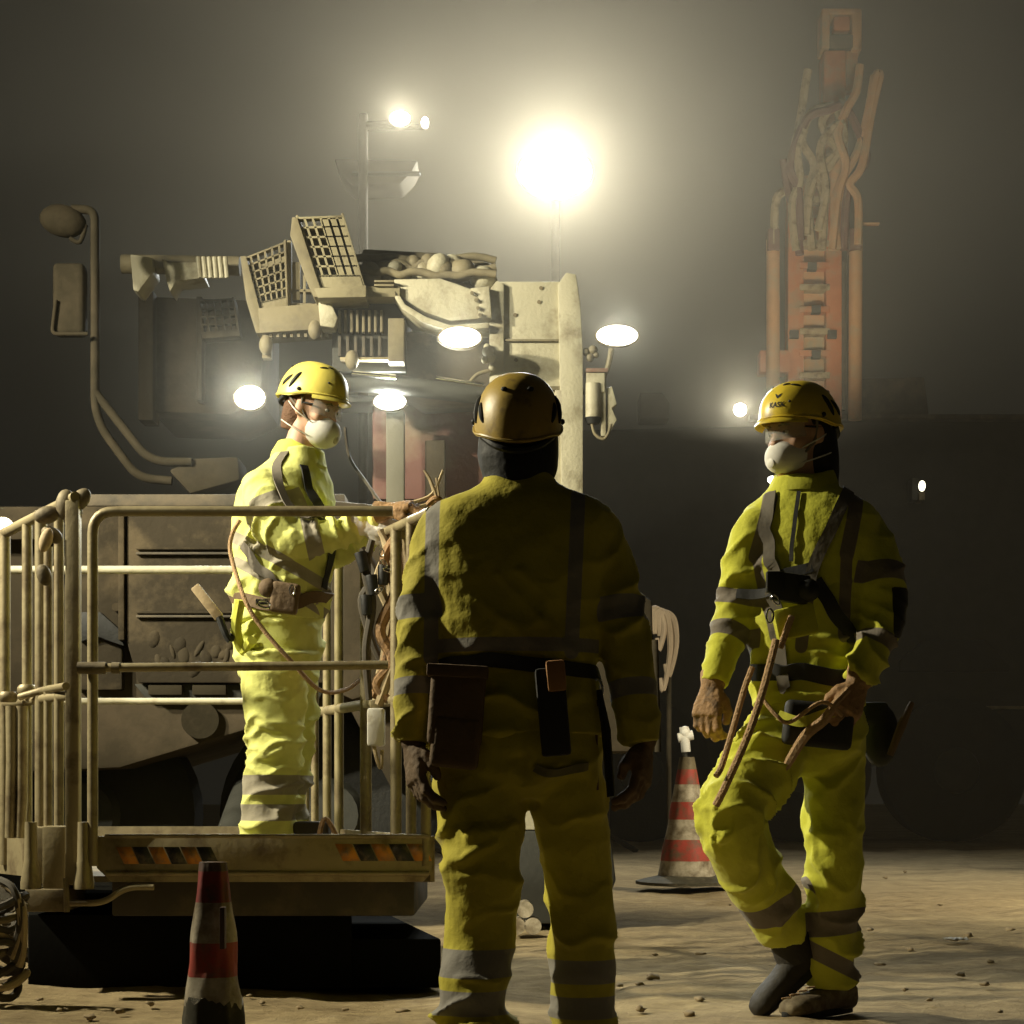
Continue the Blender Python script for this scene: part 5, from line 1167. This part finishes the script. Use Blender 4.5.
    strap('harness_strap', [p(846, 492, -.02), p(836, 520, -.10), p(818, 555, -.16), p(808, 580, -.18), p(800, 600, -.18)], .036, W_, root, B2)
    strap('harness_strap', [p(815, 580, -.16), p(830, 605, -.14), p(850, 640, -.10)], .042, G, root, B2)
    strap('chest_strap', [p(738, 596, -.05), p(760, 585, -.14), p(788, 572, -.17), p(812, 566, -.17)], .030, G, root, B2)
    strap('waist_belt', [p(757, 672, -.02), p(775, 676, -.15), p(808, 676, -.18), p(840, 676, -.10), p(858, 672, .02)], .050, G, root, B2, .006)
    MB().ball(p(808, 590, -.2), (.035, .03, .035)).build('chest_buckle', 'black', root); MB().box(p(775, 582, -.20), (.05, .03, .06)).build('chest_buckle', 'black', root, .004)
    pk = MB(); pk.box(p(790, 588, -.195), (.11, .035, .085), Matrix.Rotation(R(8), 3, 'Y')); pk.build('chest_pouch', 'pouchblk', root, .01)
    pk = MB(); pk.box(p(795, 622, -.185), (.12, .05, .09), Matrix.Rotation(R(-12), 3, 'Y')); pk.build('front_pocket', 'hvplain_right', root, .012)
    carabiner('snap_hook', p(770, 616, -.22), .020, root); carabiner('snap_hook', p(776, 600, -.22), .016, root, tilt=.6)
    cf = MB(); cf.box(p(818, 725, -.19), (.20, .06, .13), Matrix.Rotation(R(6), 3, 'Y')); cf.build('tool_pouch', 'pouchblk', root, .02, 3)
    strap('thigh_strap', [p(778, 715, -.2), p(800, 722, -.24), p(820, 716, -.24), p(846, 708, -.2)], .03, M['hvplain_right'], root, [tb], snap=.02)
    # lanyards
    MB().tube([p(776, 640, -.24), p(763, 690, -.28), p(748, 735, -.36), p(726, 785, -.38), p(716, 805, -.36)], .011, 8, smooth=8).build('lanyard', 'rope', root)
    MB().tube([p(752, 668, -.22), p(744, 690, -.26), p(734, 725, -.30), p(722, 765, -.36), p(716, 776, -.38)], .009, 8, smooth=8).build('lanyard', 'rope', root)
    MB().tube([p(848, 690, -.22), p(834, 705, -.25), p(824, 720, -.25), p(806, 735, -.25), p(790, 760, -.22), p(786, 770, -.2)], [.010, .012, .016, .016, .014, .008], 8, smooth=6).build('lanyard', 'rope', root)
    MB().tube([p(762, 698, -.23), p(776, 715, -.26), p(790, 722, -.26), p(822, 702, -.27), p(842, 716, -.24)], .006, 6, smooth=6).build('lanyard', 'rope', root)
    sb = MB(); sb.box(p(786, 632, -.22), (.018, .02, .10), Matrix.Rotation(R(20), 3, 'Y')); sb.build('shock_absorber', 'rope', root, .005)
    bg = MB(); bg.ball(p(880, 735, .14), (.06, .05, .10)); bg.box(p(874, 712, .12), (.08, .05, .06)); bgm = fuse(bg, .01, 2, 'hip_bag'); link('hip_bag', bgm, M['pouchblk'], root, ang=0)
    MB().tube([p(890, 755, .08), p(902, 725, .06), p(912, 702, .05)], [.010, .014, .008], 8, smooth=4).build('tool_handle', 'pouch', root)
    return root
M['hvplain_right'] = mat('yellow_cloth', (.42, .42, .03), .8, var=.25, bump=.4, bscale=30)
M['bootblk'] = mat('black_work_boot', (.03, .026, .02), .75, var=.3, bump=.4)

# ============================================================ worker on the platform, left
def worker_left():
    d = 7.04; p = lambda x, y, dd=0: P(x, y, d + dd)
    fl = PLAT_Z; yb = HOR + (CAMZ - fl) * F / d          # floor row at this distance
    root = thing('person', (p(278, 0).x, d, fl), 'worker in white mask standing on the lift platform, hands at its rail', 'person', 'workers in hi-vis suits')
    J = dict(neck=p(298, 452), shR=p(262, 490, -.15), shL=p(300, 488, .19), elR=p(290, 540, -.22), elL=p(322, 556, .16), wrR=p(362, 524, -.20), wrL=p(384, 514, -.25),
             haR=p(384, 522, -.20), haL=p(404, 510, -.30), hipR=p(275, 640, -.09), hipL=p(284, 640, .09), knR=p(276, 745, -.09), knL=p(288, 742, .10), anR=p(270, 835, -.09), anL=p(285, 835, .10),
             toR=p(303, yb - 5, -.12), toL=p(318, yb - 5, .08))
    Mh = frame((.86, -.42, -.30), (.28, -.12, 1), p(312, 408)); b = link('body', body_mesh(J, Mh), M['skin'], root, ang=0)
    Y = 68
    def r_(x, y, side, fpx): return rr(x, y, d, side, fpx * d / F, Y) 
    # side half width in px (towards the camera), front radius in px
    rings = [r_(300, 450, 25, 22), r_(298, 460, 28, 26), r_(294, 470, 40, 31), r_(290, 480, 50, 38), r_(286, 495, 54, 44), r_(284, 520, 54, 48), r_(283, 550, 52, 49), r_(281, 580, 50, 47), r_(279, 600, 49, 45), r_(278, 622, 50, 46)]
    sleeves = [([p(263, 490, -.14), p(272, 515, -.20), p(288, 538, -.23), p(322, 536, -.22), p(364, 525, -.20)], [.082, .085, .082, .078, .068, .060, .050]),
               ([p(302, 490, .18), p(310, 525, .19), p(326, 552, .16), p(356, 540, -.05), p(382, 517, -.22)], [.075, .075, .07, .065, .06, .055, .05])]
    tr = [r_(278, 600, 44, 42), r_(278, 630, 47, 43), r_(278, 655, 48, 42), r_(279, 675, 44, 38), r_(280, 690, 30, 28)]
    legs = [([p(273, 655, -.09), p(274, 700, -.10), p(275, 748, -.10), p(270, 800, -.09), p(268, yb - 16, -.09)], [.125, .118, .108, .104, .104, .106]),
            ([p(285, 655, .09), p(290, 700, .10), p(290, 748, .10), p(284, 800, .10), p(283, yb - 16, .10)], [.11, .105, .095, .09, .09, .095])]
    jf = [(p(290, 465), p(279, 625), 8, [.001, .004, .008, .012, .012], 1.2), (p(262, 490, -.15), p(290, 540, -.22), 13, [.003, .009, .013], 1.2), (p(290, 540, -.22), p(364, 525, -.20), 17, [.013, .013, .012, .010], .9), (p(300, 490, .18), p(326, 555, .16), 10, [.002, .01], 1)]
    tf = [(p(278, 605), p(278, 670), 9, [.008, .010], .8), (p(273, 655, -.09), p(275, 748, -.10), 11, [.012, .011, .013], 1.2), (p(275, 748, -.10), p(268, yb - 12, -.09), 12, [.013, .010, .014, .02], 1.1), (p(285, 655, .09), p(290, 748, .1), 9, [.01, .012], 1), (p(290, 748, .1), p(283, yb - 12, .1), 10, [.01, .016], 1)]
    Z = lambda y: p(0, y).z; X = lambda x: p(x, 0).x
    bands = [('jr', alongband(p(263, 485, -.14), p(290, 540, -.22), .45, .030, .115)), ('jr', alongband(p(290, 540, -.22), p(364, 525, -.2), .30, .030, .11)),
             ('jr', lineband(p(236, 540), p(335, 592), .022)), ('jr', lineband(p(240, 565), p(330, 616), .018)),
             ('tr', lambda v: .036 - np.abs(v[:, 2] - Z(785))), ('tr', lambda v: .030 - np.abs(v[:, 2] - Z(812)))]
    y0 = -.2
    jc = [(p(300, 545, -.3), p(330, 520, -.3), .010, .008), (p(318, 548, -.3), p(345, 522, -.3), .010, .008), (p(250, 500, -.25), p(238, 560, -.2), .012, .010), (p(310, 470, -.15), p(325, 520, -.1), .012, .010), (p(300, 465, -.2), p(312, 512, -.2), .006, -.006)]
    tc = [(p(244, 700, y0), p(300, 688, y0), .010, .012), (p(248, 720, y0), p(305, 740, y0), .010, .012), (p(258, 760, y0), p(312, 735, y0), .010, .013), (p(245, 826, y0), p(298, 815, y0), .010, .014), (p(246, 838, y0), p(296, 832, y0), .008, .012)]
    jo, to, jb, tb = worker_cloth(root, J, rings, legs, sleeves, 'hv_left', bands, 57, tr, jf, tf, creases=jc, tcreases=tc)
    # collar and hood round the neck
    q = Matrix.Rotation(R(-22), 3, 'Z'); vs = []; n = 28
    for (yy, k) in ((464, 1.10), (452, 1.0), (442, .88), (442, .78), (452, .85)):
        for i in range(n):
            a = 2 * math.pi * i / n; lo = 12 * max(0, math.cos(a)) if yy < 460 else 4 * max(0, math.cos(a))
            vs.append(p(298 + (7 if yy < 440 else 3 if yy < 450 else 0), yy + lo) + q @ Vector((math.cos(a) * .100 * k, math.sin(a) * .092 * k, 0)))
    cb = MB(); cb.add(vs, [(j * n + i, j * n + (i + 1) % n, ((j + 1) % 5) * n + (i + 1) % n, ((j + 1) % 5) * n + i) for j in range(5) for i in range(n)]); cb.build('jacket_collar', 'hvplain_left', root, ang=60)
    hb = MB(); q3 = Mh.to_3x3(); T = lambda x, y, z: Mh @ Vector((x, y, z)); Xh, Yh = q3 @ Vector((1, 0, 0)), q3 @ Vector((0, 1, 0))
    loft(hb, [(T(0, y, z), Xh, Yh, rx, ry) for z, y, rx, ry in ((-.10, -.045, .06, .055), (-.05, -.045, .074, .062), (.0, -.035, .077, .075), (.05, -.02, .078, .085), (.09, -.01, .07, .075))], 22)
    link('hair', fuse(hb, .006, 2, 'hair'), M['hairbr'], root, ang=0)
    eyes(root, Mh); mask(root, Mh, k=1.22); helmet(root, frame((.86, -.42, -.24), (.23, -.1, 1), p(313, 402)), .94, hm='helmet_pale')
    gm = hand_mesh(frame(Vector((1, .0, -.04)), Vector((.1, -.9, .4)), p(364, 527, -.22)), 1, (45, 50, 55, 60), cuff=.05, fat=1.0); link('work_glove', gm, M['glovewh'], root, ang=0)
    gm = hand_mesh(frame(Vector((1, -.35, .12)), Vector((0.05, -.35, 1)), p(389, 510, -.29)), 1, (62, 64, 66, 68), cuff=.05, fat=1.2, thumb=.9); link('work_glove', gm, M['leather'], root, ang=0)
    for s in 'RL':
        x, dy = (268, -.09) if s == 'R' else (284, .10)
        an = P(x, 0, d + dy); an.z = fl + .096; m, sb = boot_mesh(an, an + Vector((.2, -.06, 0))); o = link('work_boot', m, M['boot'], root, ang=0); sb.build('boot_sole', 'rubber', o, .003)
    B2 = [jb]
    strap('harness_strap', [p(290, 455, -.05), p(276, 470, -.18), p(300, 500, -.3), p(322, 520, -.2)], .034, M['strapgrey'], root, B2)
    strap('harness_strap', [p(306, 462, -.15), p(320, 490, -.2), p(333, 540, -.05), p(330, 590, -.1)], .034, M['strapblk'], root, B2)
    strap('harness_strap', [p(240, 548, -.18), p(262, 572, -.24), p(290, 602, -.24)], .036, M['strapgrey'], root, B2)
    strap('waist_belt', [p(233, 596, -.02), p(250, 600, -.18), p(280, 604, -.22), p(312, 600, -.18), p(328, 596, 0)], .046, M['pouch'], root, B2, .006)
    MB().box(p(285, 598, -.26), (.10, .05, .11), Matrix.Rotation(R(8), 3, 'Y')).build('tool_pouch', 'pouch', root, .015, 3)
    MB().ball(p(268, 588, -.26), (.035, .03, .035)).build('belt_ring_pad', 'pouch', root)
    carabiner('snap_hook', p(264, 604, -.28), .024, root, tilt=1.3); carabiner('snap_hook', p(292, 590, -.29), .018, root)
    MB().box(p(262, 602, -.26), (.045, .012, .022)).build('belt_buckle', 'chrome', root, .003)
    MB().tube([p(240, 520, -.2), p(232, 535, -.2), p(231, 555, -.21), p(245, 600, -.3), p(262, 628, -.3), p(290, 660, -.28), p(320, 690, -.2), p(345, 690, -.05), p(362, 678, .05)], .008, 8, smooth=8).build('lanyard', 'rope', root)
    MB().tube([p(240, 600, -.2), p(236, 630, -.18), p(243, 650, -.15), p(252, 640, -.2)], .02, 8, smooth=6).build('hanging_cloth', 'hvplain_left', root)
    hk = MB(); hk.box(p(207, 602, -.2), (.035, .02, .145), Matrix.Rotation(R(-38), 3, 'Y')); ho = hk.build('tool_handle', 'wood', root, .006)
    MB().tube([p(219, 617, -.2), p(229, 640, -.2), p(236, 628, -.16)], [.014, .012, .010], 8, smooth=4).build('tool_sheath', 'pouchblk', root)
    return root
M['hvplain_left'] = mat('pale_yellow_cloth', (.66, .68, .10), .8, var=.2, bump=.4, bscale=30)
M['hairbr'] = mat('brown_hair', (.12, .06, .03), .8, var=.3, bump=.8, bscale=90)
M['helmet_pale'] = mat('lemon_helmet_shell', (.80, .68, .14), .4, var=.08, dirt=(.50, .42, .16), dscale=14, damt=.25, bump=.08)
M['glovewh'] = mat('white_glove', (.85, .82, .75), .8, var=.1, bump=.4)

worker_centre(); worker_right(); worker_left()
